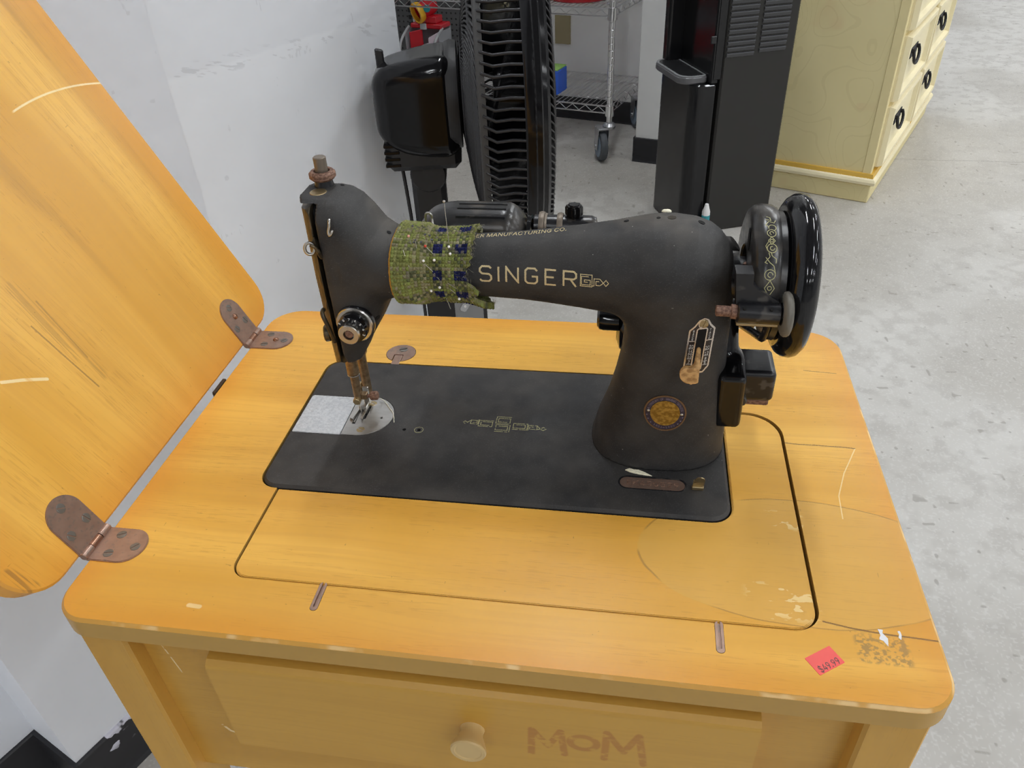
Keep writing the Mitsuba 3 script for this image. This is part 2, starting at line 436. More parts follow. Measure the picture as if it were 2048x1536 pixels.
def cove(a0, a1, y):
    return ext(Polygon([(y, FLOOR), (y + 0.011, FLOOR), (y + 0.0075, FLOOR + 0.008), (y + 0.006, FLOOR + 0.02), (y + 0.006, FLOOR + 0.098), (y + 0.004, FLOOR + 0.1), (y, FLOOR + 0.1)]), a0, a1)
sw = np.array([[0, 1, 0], [0, 0, 1], [1, 0, 0]], float)      # prism (y, z, along) -> (along, y, z)
def run(a0, a1, y):
    m = cove(a0, a1, y); m.vertices = m.vertices[:, [2, 0, 1]]; return m
struct('baseboard_left', frame(join(run(-0.006, 0.935, 0), run(-6.2, 0, -0.105), box(-0.006, 0, -0.105, 0.006, FLOOR, FLOOR + 0.1), box(0.935, 0.941, -0.30, 0.006, FLOOR, FLOOR + 0.1)), WO, WD, WN, ZA), 'mat_baseboard')
BO = np.array([0.27, 3.285, 0])
struct('wall_back', frame(box(-4.5, 0.62, 0, 0.15, FLOOR, TOPZ), BO, U, F, ZA), 'mat_column')
m = run(-4.5, 0.62, 0); m.vertices[:, 1] *= -1
struct('baseboard_back', frame(m, BO, U, F, ZA), 'mat_baseboard')
CO = np.array([0.272, 2.813, 0])
struct('column', frame(rbox(0, 0.42, 0, 0.47, FLOOR, TOPZ, 0.004), CO, U, F, ZA), 'mat_column')
m = run(-0.006, 0.43, 0); m.vertices[:, 1] *= -1
m2 = box(-0.006, 0, -0.006, 0.47, FLOOR, FLOOR + 0.1)
struct('trim_1', frame(join(m, m2), CO, U, F, ZA), 'mat_baseboard')

scene['mat_glow'] = {'type': 'diffuse', 'reflectance': {'type': 'rgb', 'value': [0.8, 0.8, 0.8]}}
for x, y in LAMPS:
    k = thing('ceiling_lamp', 'long white strip lamp hanging under the ceiling', 'ceiling lamp', 'strip lamps under the ceiling')
    part(k, 'housing', frame(rbox(-0.09, 0.09, -0.62, 0.62, TOPZ - 0.09, TOPZ - 0.0, 0.01), (x, y, 0), (1, 0, 0), (0, 1, 0), ZA), 'mat_lamp_housing')
    d = trimesh.Trimesh([(-0.075, -0.6, 0), (0.075, -0.6, 0), (0.075, 0.6, 0), (-0.075, 0.6, 0)], [(0, 2, 1), (0, 3, 2)], process=False)
    d.apply_translation([x, y, TOPZ - 0.094])
    part(k, 'diffuser', d, 'mat_glow', emitter={'type': 'area', 'radiance': {'type': 'rgb', 'value': LAMP_RADIANCE}})

# ------------------------------------------------------------------ the sewing table
tb = thing('sewing_table', 'yellow maple sewing table with raised side leaf and drawer, carrying the sewing machine', 'table')
X0, X1, Y0, Y1, TT = -0.0935, 0.4925, -0.139, 0.272, 0.0205
top = rrect(X0, X1, Y0, Y1, (0.026, 0.032, 0.034, 0.026))
bed_r = rrect(-0.0008, 0.3733, -0.0008, 0.1795, 0.016)
flap = Polygon(list(rrect(0.0185, 0.4195, -0.0902, 0.1312, (0.017, 0.028, 0.002, 0.013)).exterior.coords))
opening = unary_union([bed_r, flap.buffer(0.0011).intersection(sbox(0.0174, 0.5, -0.2, 0.0)), affinity.translate(flap, 0.0010, 0.0004).buffer(0.0011).intersection(sbox(0.36, 0.5, -0.2, 0.1327))])
panel = slab(top, -TT, 0, 0.0022, True) - man(ext(opening, -0.1, 0.1))
slots = [(0.0890, -0.0890, -0.1125), (0.3570, -0.0900, -0.1135)]
for x, ya, yb in slots:
    panel = panel - man(ext(rrect(x - 0.0028, x + 0.0028, yb, ya + 0.002, 0.0026), -0.0025, 0.01))
panel = panel - man(ext(Point(0.0665, 0.1975).buffer(0.0149), -0.0016, 0.01))
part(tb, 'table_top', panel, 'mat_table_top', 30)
fl = flap.difference(rrect(0.0004, 0.3722, 0.0004, 0.1785, 0.0155).buffer(0.0012)).intersection(unary_union([sbox(0, 0.5, -0.2, 0.0), sbox(0.3560, 0.5, -0.2, 0.14)])).buffer(-0.0001)
fl = max(getattr(fl, 'geoms', [fl]), key=lambda g: g.area)
def chamf(poly, z0, z1, b):
    return join(ext(poly, z0, z1 - b), ext(poly.buffer(-b * 0.5), z1 - b, z1 - b * 0.4), ext(poly.buffer(-b), z1 - b * 0.4, z1))
part(tb, 'flap', chamf(fl, -TT, -0.0003, 0.0012), 'mat_table_top', label='flush front flap wrapping the machine bed')
for x, ya, yb in slots:
    o = rrect(x - 0.0026, x + 0.0026, yb + 0.0002, ya + 0.0005, 0.0024)
    gz = o.difference(rrect(x - 0.0009, x + 0.0009, yb + 0.003, ya + 0.001, 0.0008))
    part(tb, 'flap_slide', join(ext(gz, -0.0024, 0.0002), ext(o, -0.0026, -0.0016)), 'mat_copper', label='slotted brown metal slide')
# machine hinge plate
hp = thing  # (kept simple: parts below)
pl = Point(0.0665, 0.1975).buffer(0.0145, 24).difference(sbox(0.0605, 0.0700, 0.17, 0.1945))
k = part(tb, 'hinge_plate', ext(pl, -0.0014, 0.0003), 'mat_copper', label='round brown hinge plate behind the bed')
part(k, 'screw', slot_screw((0.0675, 0.2035, 0.0003), 0.0042, 0.0006, ZA, (1, 0.45, 0)), 'mat_copper_screw', 30)
part(k, 'tongue', rbox(0.0612, 0.0693, 0.176, 0.1938, -0.0022, 0.0004, 0.0004), 'mat_copper')
# raised leaf
LEV, LNV = np.array([LE[0], 0, LE[1]]), np.array([0.899, 0, 0.438])
LO = np.array([-0.0972, 0, 0.0012])
lf = rrect(0.002, 0.586, Y0, Y1, (0.034, 0.034, 0.034, 0.034))
lf = Polygon([(x, y) for x, y in lf.exterior.coords])
leaf = frame(slab(lf, -0.0195, 0, 0.0018, True), LO, LEV, (0, 1, 0), LNV)
if leaf.volume < 0: leaf.invert()
part(tb, 'leaf', leaf, 'mat_wood_leaf', 30, label='raised side leaf standing at a slant on two hinges')
def hinge(yc, tip, rivets):
    w = 0.0162
    sh = unary_union([sbox(0.0005, tip - w * 0.95, -w, w), affinity.scale(Point(tip - w * 0.95, 0).buffer(w, 24), 0.95, 1)]).intersection(sbox(0.0004, 1, -1, 1))
    sh2 = unary_union([sbox(0.0005, tip * 1.12 - w, -w, w), Point(tip * 1.12 - w, 0).buffer(w, 24)]).intersection(sbox(0.0004, 1, -1, 1))
    fr = [((-0.0945, yc, 0.0002), (1, 0, 0), (0, 1, 0), (0, 0, 1), sh, tip), ((LO + LEV * 0.0015 + (0, yc, 0) + LNV * 0.0002), LEV, (0, -1, 0), LNV, sh2, tip * 1.12)]
    for o, ex, ey, ez, s, tp in fr:
        o, ex, ey, ez = map(np.asarray, (o, ex, ey, ez))
        k = part(tb, 'leaf_hinge', frame(join(ext(s, -0.0008, 0.0006), ext(s.buffer(-0.0006), 0.0006, 0.0010)), o, ex, ey, ez), 'mat_copper', label='brown metal hinge plate')
        for a, b, ang in ((tp * 0.36, w * 0.58, 0.5), (tp * 0.36, -w * 0.55, 0.2), (tp * 0.80, -w * 0.05, 0.9)):
            part(k, 'screw', slot_screw(o + ex * a + ey * b + ez * 0.0010, 0.0037, 0.0004, ez, ex * math.cos(ang) + ey * math.sin(ang)), 'mat_copper_screw', 30)
        if rivets:
            part(k, 'rivet', frame(lathe([(0, 0.0030), (0.0010, 0.0028), (0.0018, 0.0018), (0.0021, 0)], n=16), o + ex * tp * 0.58 + ez * 0.001, ex, ey, ez), 'mat_bronze', 40)
    for i in range(3):
        a = yc - w + i * 2 * w / 3
        part(tb, 'hinge_knuckle', cyl((-0.0958, a + 0.0002, 0.0022), (-0.0958, a + 2 * w / 3 - 0.0002, 0.0022), 0.0030 if i != 1 else 0.0027, n=20, bev=0.0004), 'mat_bronze' if i == 1 else 'mat_copper', 30)
hinge(-0.0727, 0.0385, False)
hinge(0.2090, 0.0415, True)
part(tb, 'leaf_stop', rbox(-0.0975, -0.0940, 0.118, 0.141, -0.018, -0.001, 0.0005), 'mat_wood_dark')
# frame below
def leg(x0, x1, y0, y1, taper_x, taper_y):
    zt, zb = -TT, FLOOR
    xa, xb = (x0 + taper_x, x1) if taper_x < 0 else (x0, x1 + 0)
    pts = []
    b = 0.0022
    for (xx0, xx1, yy0, yy1, z) in ((x0, x1, y0, y1, zt), (x0, x1, y0, y1, -0.24), (x0 + 0.008, x1 - 0.008, y0 + 0.008, y1 - 0.008, zb)):
        pts += [(xx0 + b, yy0, z), (xx0, yy0 + b, z), (xx1 - b, yy0, z), (xx1, yy0 + b, z), (xx0 + b, yy1, z), (xx0, yy1 - b, z), (xx1 - b, yy1, z), (xx1, yy1 - b, z)]
    return hull(pts)
for x0, x1 in ((-0.0865, -0.0515), (0.4465, 0.4835)):
    for y0, y1 in ((-0.130, -0.094), (0.229, 0.265)):
        part(tb, 'leg', leg(x0, x1, y0, y1, 0, 0), 'mat_wood_leg', 20)
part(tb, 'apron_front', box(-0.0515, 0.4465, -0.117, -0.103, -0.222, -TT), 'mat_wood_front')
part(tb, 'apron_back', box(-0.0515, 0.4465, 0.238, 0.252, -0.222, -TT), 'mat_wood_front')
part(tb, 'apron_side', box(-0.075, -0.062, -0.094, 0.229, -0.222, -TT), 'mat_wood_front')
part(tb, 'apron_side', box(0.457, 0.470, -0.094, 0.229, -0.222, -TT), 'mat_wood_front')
part(tb, 'cabinet_bottom', box(-0.062, 0.457, -0.103, 0.238, -0.222, -0.212), 'mat_wood_dark')
# overlay drawer
dz0, dz1, dx0, dx1 = -0.1400, -0.0355, 0.0125, 0.3845
pf = [(-0.1172, dz0), (-0.1372, dz0), (-0.1392, dz0 + 0.002), (-0.1392, dz1 - 0.0065), (-0.1378, dz1 - 0.003), (-0.1345, dz1), (-0.1172, dz1 + 0.004)]
m = ext(Polygon([(-y, z) for y, z in pf]), dx0, dx1); m.vertices = np.stack([m.vertices[:, 2], -m.vertices[:, 0], m.vertices[:, 1]], -1)
if m.volume < 0: m.invert()
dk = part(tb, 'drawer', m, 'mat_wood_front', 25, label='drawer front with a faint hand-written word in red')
part(dk, 'knob', lathe([(0.0, 0.0), (0.0, 0.0085), (0.004, 0.0078), (0.0105, 0.0108), (0.0135, 0.0122), (0.0155, 0.0124), (0.0166, 0.0117), (0.0166, 0.0095), (0.0160, 0.0088), (0.0160, 0)], (0.1985, -0.1392, -0.0765), (0, -1, 0), 40), 'mat_knob_wood', 35, label='pale turned wooden knob')
# ------------------------------------------------------------------ the sewing machine
def crinkle(p, n, uv):
    d = fbm(p.x * 40, p.y * 40, p.z * 40, 3)
    g = noise(p.x * 1500, p.y * 1500, p.z * 1500)
    c = mix((0.020, 0.0195, 0.020), (0.036, 0.034, 0.032), smoothstep(0.25, 0.75, d))
    c = mix(c, (0.060, 0.058, 0.058), 0.30 * smoothstep(0.62, 0.85, g))
    up = smoothstep(0.15, 0.95, n.z)
    dust = smoothstep(0.42, 0.75, fbm(p.x * 28 + 4, p.y * 28, p.z * 28, 4))
    c = mix(c, (0.115, 0.098, 0.078), (0.16 + 0.5 * smoothstep(0.16, 0.21, p.z - TH)) * dust * up)
    sp = smoothstep(0.972, 0.985, noise(p.x * 420, p.y * 420, p.z * 420))
    return mix(c, (0.45, 0.43, 0.38), 0.6 * sp)
def crinkle_bump(p, n, uv):
    return 0.00010 * noise(p.x * 1500, p.y * 1500, p.z * 1500) + 0.00012 * noise(p.x * 700, p.y * 700, p.z * 700)
CR = proc(crinkle)
pm('mat_crinkle', CR, 0.60, specular=0.45, bump=proc(crinkle_bump, eps=2e-4))
pm('mat_black_gloss', (0.005, 0.005, 0.006), 0.09, specular=0.5)
def worn_black(p, n, uv):
    t = smoothstep(0.58, 0.75, fbm(p.x * 130, p.y * 130, p.z * 130, 3))
    return mix((0.010, 0.010, 0.012), (0.055, 0.05, 0.045), t)
WORN = proc(worn_black)
pm('mat_black_worn', WORN, 0.28, specular=0.5)
def bakelite(p, n, uv):
    return mix((0.020, 0.0195, 0.0195), (0.062, 0.054, 0.046), smoothstep(0.4, 0.8, fbm(p.x * 55, p.y * 55, p.z * 90, 3)))
pm('mat_bakelite', proc(bakelite), 0.26, specular=0.4)
pm('mat_hole', (0.004, 0.004, 0.004), 0.9)
pm('mat_hole_brown', (0.03, 0.022, 0.012), 0.7)
def steel(p, n, uv):
    return mix((0.36, 0.345, 0.32), (0.50, 0.49, 0.47), fbm(p.x * 90, p.y * 260, p.z * 90, 3))
STEEL = proc(steel)
pm('mat_steel', STEEL, 0.34, 0.9)
pm('mat_nickel', (0.52, 0.50, 0.46), 0.22, 1.0)
def galv(p, n, uv):
    t = smoothstep(0.25, 0.75, fbm(p.x * 520, p.y * 520, 0.0, 4))
    u = smoothstep(0.58, 0.8, fbm(p.x * 1300, p.y * 1300, 0.0, 2))
    return mix(mix((0.54, 0.56, 0.585), (0.66, 0.68, 0.70), t), (0.40, 0.42, 0.44), 0.45 * u)
pm('mat_slide', proc(galv), 0.42, 0.55)
def rusty(p, n, uv):
    t = fbm(p.x * 420, p.y * 420, p.z * 420, 3)
    return mix((0.22, 0.15, 0.085), (0.34, 0.245, 0.145), smoothstep(0.2, 0.8, t))
RUST = proc(rusty)
pm('mat_brown_steel', RUST, 0.36, 0.75)
def rust2(p, n, uv):
    t = fbm(p.x * 700, p.y * 700, p.z * 700, 3)
    return mix((0.13, 0.065, 0.045), (0.28, 0.16, 0.11), smoothstep(0.3, 0.7, t))
pm('mat_rust', proc(rust2), 0.65, 0.3)
pm('mat_taupe_steel', (0.20, 0.165, 0.13), 0.45, 0.6)
def brassy(p, n, uv):
    t = fbm(p.x * 400, p.y * 400, p.z * 90, 3)
    return mix((0.06, 0.05, 0.034), (0.14, 0.105, 0.06), smoothstep(0.35, 0.75, t))
pm('mat_faceplate', proc(brassy), 0.40, 0.7)
pm('mat_gold', (0.62, 0.50, 0.28), 0.45, 0.35)
pm('mat_gold_dim', (0.36, 0.33, 0.17), 0.5, 0.3)
pm('mat_white_paint', (0.75, 0.75, 0.73), 0.5)
pm('mat_brass_screw', (0.40, 0.31, 0.17), 0.36, 0.85)
def cork(p, n, uv):
    t = fbm(p.x * 300, p.y * 300, p.z * 300, 3)
    return mix((0.30, 0.155, 0.05), (0.56, 0.33, 0.13), smoothstep(0.3, 0.7, t))
pm('mat_lever', proc(cork), 0.55)
pm('mat_plate_black', (0.016, 0.012, 0.012), 0.35)
pm('mat_plate_silver', (0.62, 0.57, 0.52), 0.32, 0.85)
pm('mat_badge_rim', (0.17, 0.12, 0.085), 0.4, 0.8)
pm('mat_badge_navy', (0.020, 0.016, 0.034), 0.4)
def medal(p, n, uv):
    t = fbm(p.x * 500, 1.0, p.z * 500, 3)
    return mix((0.22, 0.125, 0.018), (0.40, 0.25, 0.055), smoothstep(0.3, 0.7, t))
pm('mat_badge_gold', proc(medal), 0.45, 0.6)
pm('mat_badge_text', (0.17, 0.14, 0.19), 0.5)
def tyre(p, n, uv):
    return mix((0.085, 0.078, 0.062), (0.19, 0.175, 0.145), fbm(p.x * 700, p.y * 90, p.z * 90, 3))
pm('mat_tyre', proc(tyre), 0.55)
pm('mat_thread', (0.72, 0.68, 0.55), 0.8)
pm('mat_cream_chip', (0.80, 0.76, 0.58), 0.6)

YC = 0.095
sm = thing('sewing_machine', 'black crinkle-finish vintage sewing machine let into the yellow table top', 'sewing machine')
bed = slab(rrect(0.0004, 0.3722, 0.0004, 0.1785, 0.0155), -0.030, 0.0012, 0.0022)
plate_o = unary_union([Point(0.0595, 0.0953).buffer(0.0276, 32), sbox(0.0474, 0.0595, 0.0677, 0.1229)]).intersection(sbox(0.0474, 0.2, 0, 0.2))
slide_o = rrect(0.0030, 0.0470, 0.0672, 0.1205, (0.0008, 0.0030, 0.0030, 0.0012))
recess = man(ext(unary_union([plate_o, slide_o]).buffer(0.0004), -0.0006, 0.01))
serial_o = unary_union([sbox(0.2950, 0.3330, 0.0275, 0.0400), Point(0.2950, 0.03375).buffer(0.00625), Point(0.3330, 0.03375).buffer(0.00625)])
serial_c = man(ext(serial_o.buffer(0.0012), 0.0005, 0.01))
bed = bed - recess - serial_c
for x, y, r in ((0.1015, 0.0796, 0.0016), (0.1144, 0.0802, 0.0017)):
    bed = bed - man(ext(Point(x, y).buffer(r), -0.006, 0.01))
part(sm, 'bed', bed, 'mat_crinkle', 30)
part(sm, 'bed_hole_ring', ext(Point(0.1144, 0.0802).buffer(0.0040).difference(Point(0.1144, 0.0802).buffer(0.0036)), 0.0012, 0.00135), 'mat_gold_dim')

# arm, pillar and head in one casting, as a signed distance field
AX = np.array([0.05, 0.10, 0.12, 0.15, 0.178, 0.21, 0.2275, 0.253, 0.283, 0.303, 0.318, 0.333, 0.3436, 0.3506, 0.3557, 0.359, 0.37])
AC = np.array([0.156, 0.1555, 0.155, 0.155, 0.1553, 0.156, 0.1563, 0.1566, 0.157, 0.158, 0.158, 0.158, 0.159, 0.160, 0.160, 0.160, 0.160])
AR = np.array([0.026, 0.0235, 0.0222, 0.0227, 0.0234, 0.0254, 0.0272, 0.0304, 0.0348, 0.037, 0.0378, 0.0355, 0.030, 0.0233, 0.0155, 0.006, -0.02])
PZ = np.array([-0.01, 0.0, 0.004, 0.010, 0.0175, 0.041, 0.063, 0.085, 0.10, 0.115, 0.129, 0.150, 0.165, 0.175, 0.184])
PL = np.array([0.2615, 0.2628, 0.2640, 0.2655, 0.2673, 0.2754, 0.2807, 0.2846, 0.2856, 0.2860, 0.2865, 0.288, 0.289, 0.29, 0.29])
PR = np.array([0.3712, 0.3712, 0.3710, 0.3708, 0.3705, 0.3695, 0.3670, 0.3645, 0.3637, 0.3637, 0.3637, 0.362, 0.3590, 0.3557, 0.3506])
PY = np.array([0.0465, 0.0463, 0.0460, 0.0455, 0.0447, 0.0425, 0.0410, 0.0395, 0.0387, 0.0382, 0.0378, 0.036, 0.033, 0.030, 0.027])
HP = np.array([(0.020, 0.2120), (0.072, 0.2120), (0.0800, 0.2105), (0.0885, 0.2055), (0.0965, 0.1965), (0.104, 0.1855), (0.112, 0.1785), (0.122, 0.1755), (0.135, 0.174),
               (0.135, 0.1360), (0.122, 0.1355), (0.112, 0.1345), (0.1058, 0.1315), (0.1027, 0.1265), (0.0990, 0.1165), (0.0930, 0.1050), (0.0855, 0.0930), (0.0800, 0.0840),
               (0.0765, 0.0765), (0.0730, 0.0710), (0.0685, 0.0682), (0.0600, 0.0668), (0.020, 0.0660)])
def poly_sd(x, z, P):
    d = np.full(x.shape, 1e9); inside = np.zeros(x.shape, bool)
    for (ax, az), (bx, bz) in zip(P, np.roll(P, -1, 0)):
        ex, ez = bx - ax, bz - az
        t = np.clip(((x - ax) * ex + (z - az) * ez) / (ex * ex + ez * ez), 0, 1)
        d = np.minimum(d, (x - ax - t * ex) ** 2 + (z - az - t * ez) ** 2)
        c = (az > z) != (bz > z)
        inside ^= c & (x < ax + (z - az) / np.where(bz == az, 1, bz - az) * ex)
    return np.sqrt(d) * np.where(inside, -1, 1)
def head_sd(q, inset=0.0):
    x, y, z = q.T
    hy = np.interp(z, [0.06, 0.10, 0.15, 0.20], [0.0255, 0.0285, 0.0305, 0.0295])
    r = 0.020
    a, b = poly_sd(x, z, HP) + r + inset, np.abs(y - YC) - hy + r + inset
    d = np.hypot(np.maximum(a, 0), np.maximum(b, 0)) + np.minimum(np.maximum(a, b), 0) - r
    rr = 0.024
    a, b = 0.049 + inset - x + rr, b - r + rr
    p = np.hypot(np.maximum(a, 0), np.maximum(b, 0)) + np.minimum(np.maximum(a, b), 0) - rr
    return np.maximum(d, p)
def arm_sd(q):
    x, y, z = q.T
    c, r = np.interp(x, AX, AC), np.interp(x, AX, AR)
    arm = np.hypot((y - YC) * 1.0, z - c) - r
    arm = np.maximum(arm, 0.085 - x)
    xc, rx = (np.interp(z, PZ, PL) + np.interp(z, PZ, PR)) / 2, (np.interp(z, PZ, PR) - np.interp(z, PZ, PL)) / 2
    ry = np.interp(z, PZ, PY); e = 2.5
    pil = (((np.abs(x - xc) / rx) ** e + (np.abs(y - YC) / ry) ** e) ** (1 / e) - 1) * np.minimum(rx, ry)
    pil = smax(pil, z - 0.183, 0.02)
    body = smin(arm, pil, 0.016)
    return np.maximum(body, 0.0008 - z)
def all_sd(q):
    a = arm_sd(q)
    m = q[:, 0] < 0.15
    if m.any(): a[m] = smin(head_sd(q[m]), a[m], 0.012)
    return a
def head_cut(q):
    x, y, z = q.T
    h = all_sd(q)
    # the open slot behind the face plate, under the closed top
    return np.maximum(h, np.where(z < 0.2082, 0.0648 - x, -1.0))
arm = surface_nets(head_cut, (0.045, 0.044, -0.003), (0.378, 0.146, 0.218), 0.0017)
# pull the vertices onto the exact surface
for _ in range(2):
    v = np.array(arm.vertices); e = 1e-4
    g = np.stack([(head_cut(v + np.eye(3)[k] * e) - head_cut(v - np.eye(3)[k] * e)) / (2 * e) for k in range(3)], -1)
    gl = (g ** 2).sum(1, keepdims=True)
    arm.vertices = v - np.clip(head_cut(v)[:, None] * g / np.maximum(gl, 0.25), -0.0006, 0.0006)
part(sm, 'arm', arm, 'mat_crinkle', 45)
core = surface_nets(lambda q: np.maximum(head_sd(q, 0.004), q[:, 0] - 0.068), (0.045, 0.06, 0.06), (0.072, 0.13, 0.216), 0.002)
part(sm, 'needle_bar_frame', core, 'mat_hole', True)
fpl = surface_nets(lambda q: np.maximum(np.maximum(head_sd(q, 0.0), q[:, 0] - (0.0605 + 0.0)), q[:, 2] - 0.2078 + 0.25 * np.maximum(0, 0.0605 - q[:, 0])), (0.045, 0.06, 0.058), (0.066, 0.13, 0.216), 0.0011)
part(sm, 'face_plate', fpl, 'mat_faceplate', 40, label='brown metal face plate on the left end of the head')

def march(x, ang, off=0.0):
    """points on the casting: at x along the arm, ang radians above the front, out by off"""
    x, ang = np.asarray(x, float), np.asarray(ang, float)
    c = np.interp(x, AX, AC)
    d = np.stack([np.zeros_like(x), -np.cos(ang), np.sin(ang)], -1)
    o = np.stack([x, np.full_like(x, YC), c], -1)
    t = np.full(x.shape, 0.06)
    for _ in range(26):
        t = t - 0.9 * all_sd(o + t[:, None] * d)
    return o + (t + off)[:, None] * d

def wrap_text(text, height, x0, x1, fn, depth=0.00012, bold=False, cut=None):
    """lettering laid on the casting: fn(u, v) -> (x, angle) from the letter's own metres"""
    m = meshkit.text_mesh(text, height, 1.0, bold)
    v = np.array(m.vertices); w = v[:, 0].max()
    if cut is not None:
        keep = (v[m.faces][:, :, 0].min(1) / w) > cut
        m.update_faces(keep); m.remove_unreferenced_vertices(); v = np.array(m.vertices)
    flat = trimesh.Trimesh(v * [1, 1, 0.0001], m.faces, process=False)
    flat = flat.subdivide_to_size(height * 0.22, max_iter=10)
    v = np.array(flat.vertices)
    x, a = fn(x0 + v[:, 0] / w * (x1 - x0), v[:, 1])
    top = march(x, a, 0.00003 + depth * (v[:, 2] > 0.00005))
    return trimesh.Trimesh(top, flat.faces, process=False)

def big(u, v):
    r = np.interp(u, AX, AR); return u, (v - 0.0007) / r
def stroke_letters():
    """the large name in rounded monoline capitals: each a centre line on a 0-1 grid"""
    L = {'S': [[(1, .88), (.8, 1), (.2, 1), (0, .85), (0, .65), (.2, .52), (.8, .5), (1, .36), (1, .15), (.8, 0), (.15, 0), (0, .12)]],
         'I': [[(0, 0), (0, 1)]], 'N': [[(0, 0), (0, 1), (1, 0), (1, 1)]],
         'G': [[(1, .85), (.8, 1), (.2, 1), (0, .85), (0, .15), (.2, 0), (.8, 0), (1, .15), (1, .48), (.55, .48)]],
         'E': [[(1, 1), (0, 1), (0, 0), (1, 0)], [(0, .52), (.8, .52)]],
         'R': [[(0, 0), (0, 1), (.8, 1), (1, .87), (1, .62), (.8, .5), (0, .5)], [(.55, .5), (1, 0)]]}
    pos = [('S', 0.1808, 0.1892), ('I', 0.1946, 0.1946), ('N', 0.2003, 0.2090), ('G', 0.2144, 0.2230), ('E', 0.2290, 0.2366), ('R', 0.2421, 0.2510)]
    out = []
    H = 0.0110
    for ch, xa, xb in pos:
        for st in L[ch]:
            out.append(np.array([(xa + (xb - xa) * p[0], H * p[1]) for p in st]))
    return out
def strokes(lines, w, fn, depth=0.00015):
    ms = []
    for ln in lines:
        g = LineString(ln).buffer(w / 2, cap_style='flat', join_style='mitre', mitre_limit=1.5)
        for q in getattr(g, 'geoms', [g]):
            e = ext(q, 0, 0.0001)
            e = e.subdivide_to_size(0.0016, max_iter=10)
            v = np.array(e.vertices)
            x, a = fn(v[:, 0], v[:, 1])
            ms.append(trimesh.Trimesh(march(x, a, 0.00003 + depth * (v[:, 2] > 0.00005)), e.faces, process=False))
    return trimesh.util.concatenate(ms)
part(sm, 'name_lettering', strokes(stroke_letters(), 0.00138, big), 'mat_gold', label='gold SINGER lettering')
key = [[(0.2622, 0.0072), (0.2570, 0.0072), (0.2570, 0.0012), (0.2632, 0.0012), (0.2632, 0.0048), (0.2590, 0.0048), (0.2590, 0.0032), (0.2615, 0.0032)],
       [(0.2562, 0.0086), (0.2644, 0.0086), (0.2644, 0.0000), (0.2562, 0.0000), (0.2562, 0.0086)],
       [(0.2644, 0.0008), (0.2658, 0.0008), (0.2658, 0.0062), (0.2700, 0.0062), (0.2724, 0.0036), (0.2742, 0.0058), (0.2760, 0.0036), (0.2742, 0.0014), (0.2724, 0.0036), (0.2700, 0.0014), (0.2672, 0.0014), (0.2672, 0.0044), (0.2694, 0.0044)]]
def big2(u, v):
    return big(u - 0.0021, v + 0.0012)
part(sm, 'name_ornament', strokes(key, 0.00055, big2), 'mat_gold')
def small(u, v):
    r = np.interp(u, AX, AR)
    return u, 1.465 + (u - 0.1727) * 0.7 + v / r
part(sm, 'maker_lettering', wrap_text('SINGER MANUFACTURING CO.', 0.0058, 0.1610, 0.2415, small), 'mat_gold', label='small gold lettering along the top of the arm')

# holes in the casting
def sink(c, nrm, r):
    nrm = np.asarray(nrm, float); nrm /= np.linalg.norm(nrm)
    return cyl(np.asarray(c) - nrm * 0.002, np.asarray(c) + nrm * 0.0003, r, n=20)
def grad(c):
    c = np.asarray(c, float)[None]; e = 1e-4
    g = np.array([(all_sd(c + np.eye(3)[k] * e) - all_sd(c - np.eye(3)[k] * e))[0] for k in range(3)])
    return g / np.linalg.norm(g)
OIL_HOLES = [((0.2838, 0.0971, 0.1921), 0.0018), ((0.3060, 0.0962, 0.1954), 0.0014), ((0.3151, 0.0963, 0.1958), 0.0030), ((0.3355, 0.0951, 0.1931), 0.0025), ((0.1106, 0.0897, 0.1821), 0.0017), ((0.0743, 0.1062, 0.2115), 0.0015), ((0.0960, 0.0760, 0.1164), 0.0024)]
for c, r in OIL_HOLES:
    part(sm, 'oil_hole', sink(c, grad(c), r), 'mat_hole' if r < 0.0028 else 'mat_hole_brown')

# needle plate, slide plate, feed dogs
holes = [[(0.0530, 0.0830), (0.0556, 0.0830), (0.0552, 0.1040), (0.0526, 0.1040)], [(0.0588, 0.0985), (0.0588, 0.1090), (0.0632, 0.1090), (0.0632, 0.0985)], [(0.0608, 0.0905), (0.0608, 0.1), (0.0630, 0.1), (0.0630, 0.0905)]]
hl = [Polygon(h) for h in holes] + [Point(0.0770, 0.0933).buffer(0.0011), Point(0.0590, 0.0945).buffer(0.0008)]
po = plate_o.buffer(-0.0001)
for h in hl: po = po.difference(h)
npk = part(sm, 'needle_plate', join(ext(po, -0.0004, 0.0012), ext(po.buffer(-0.0005), 0.0012, 0.0015)), 'mat_steel', label='half-round steel needle plate')
part(npk, 'well', ext(unary_union([Polygon(h).buffer(0.001) for h in holes]), -0.00055, -0.0005), 'mat_hole')
for c, a in (((0.0634, 0.1126), -0.55), ((0.0634, 0.0754), -0.45)):
    part(npk, 'screw', slot_screw((c[0], c[1], 0.0013), 0.0036, 0.0005, ZA, (math.cos(a), math.sin(a), 0)), 'mat_brass_screw', 30)
for i, (x, y0, y1) in enumerate(((0.0541, 0.0862, 0.1022), (0.0610, 0.1000, 0.1075))):
    teeth = [(y, 0.0) for y in ()]
    n = 8; ys = np.linspace(y0, y1, 2 * n + 1); zs = np.where(np.arange(2 * n + 1) % 2 == 0, 0.0004, 0.0013)
    m = ext(Polygon([(y0, -0.0005)] + list(zip(ys, zs)) + [(y1, -0.0005)]), -0.0007, 0.0007)
    m.vertices = np.stack([x + m.vertices[:, 2], m.vertices[:, 0], m.vertices[:, 1]], -1)
    part(sm, 'feed_dog', m, 'mat_steel')
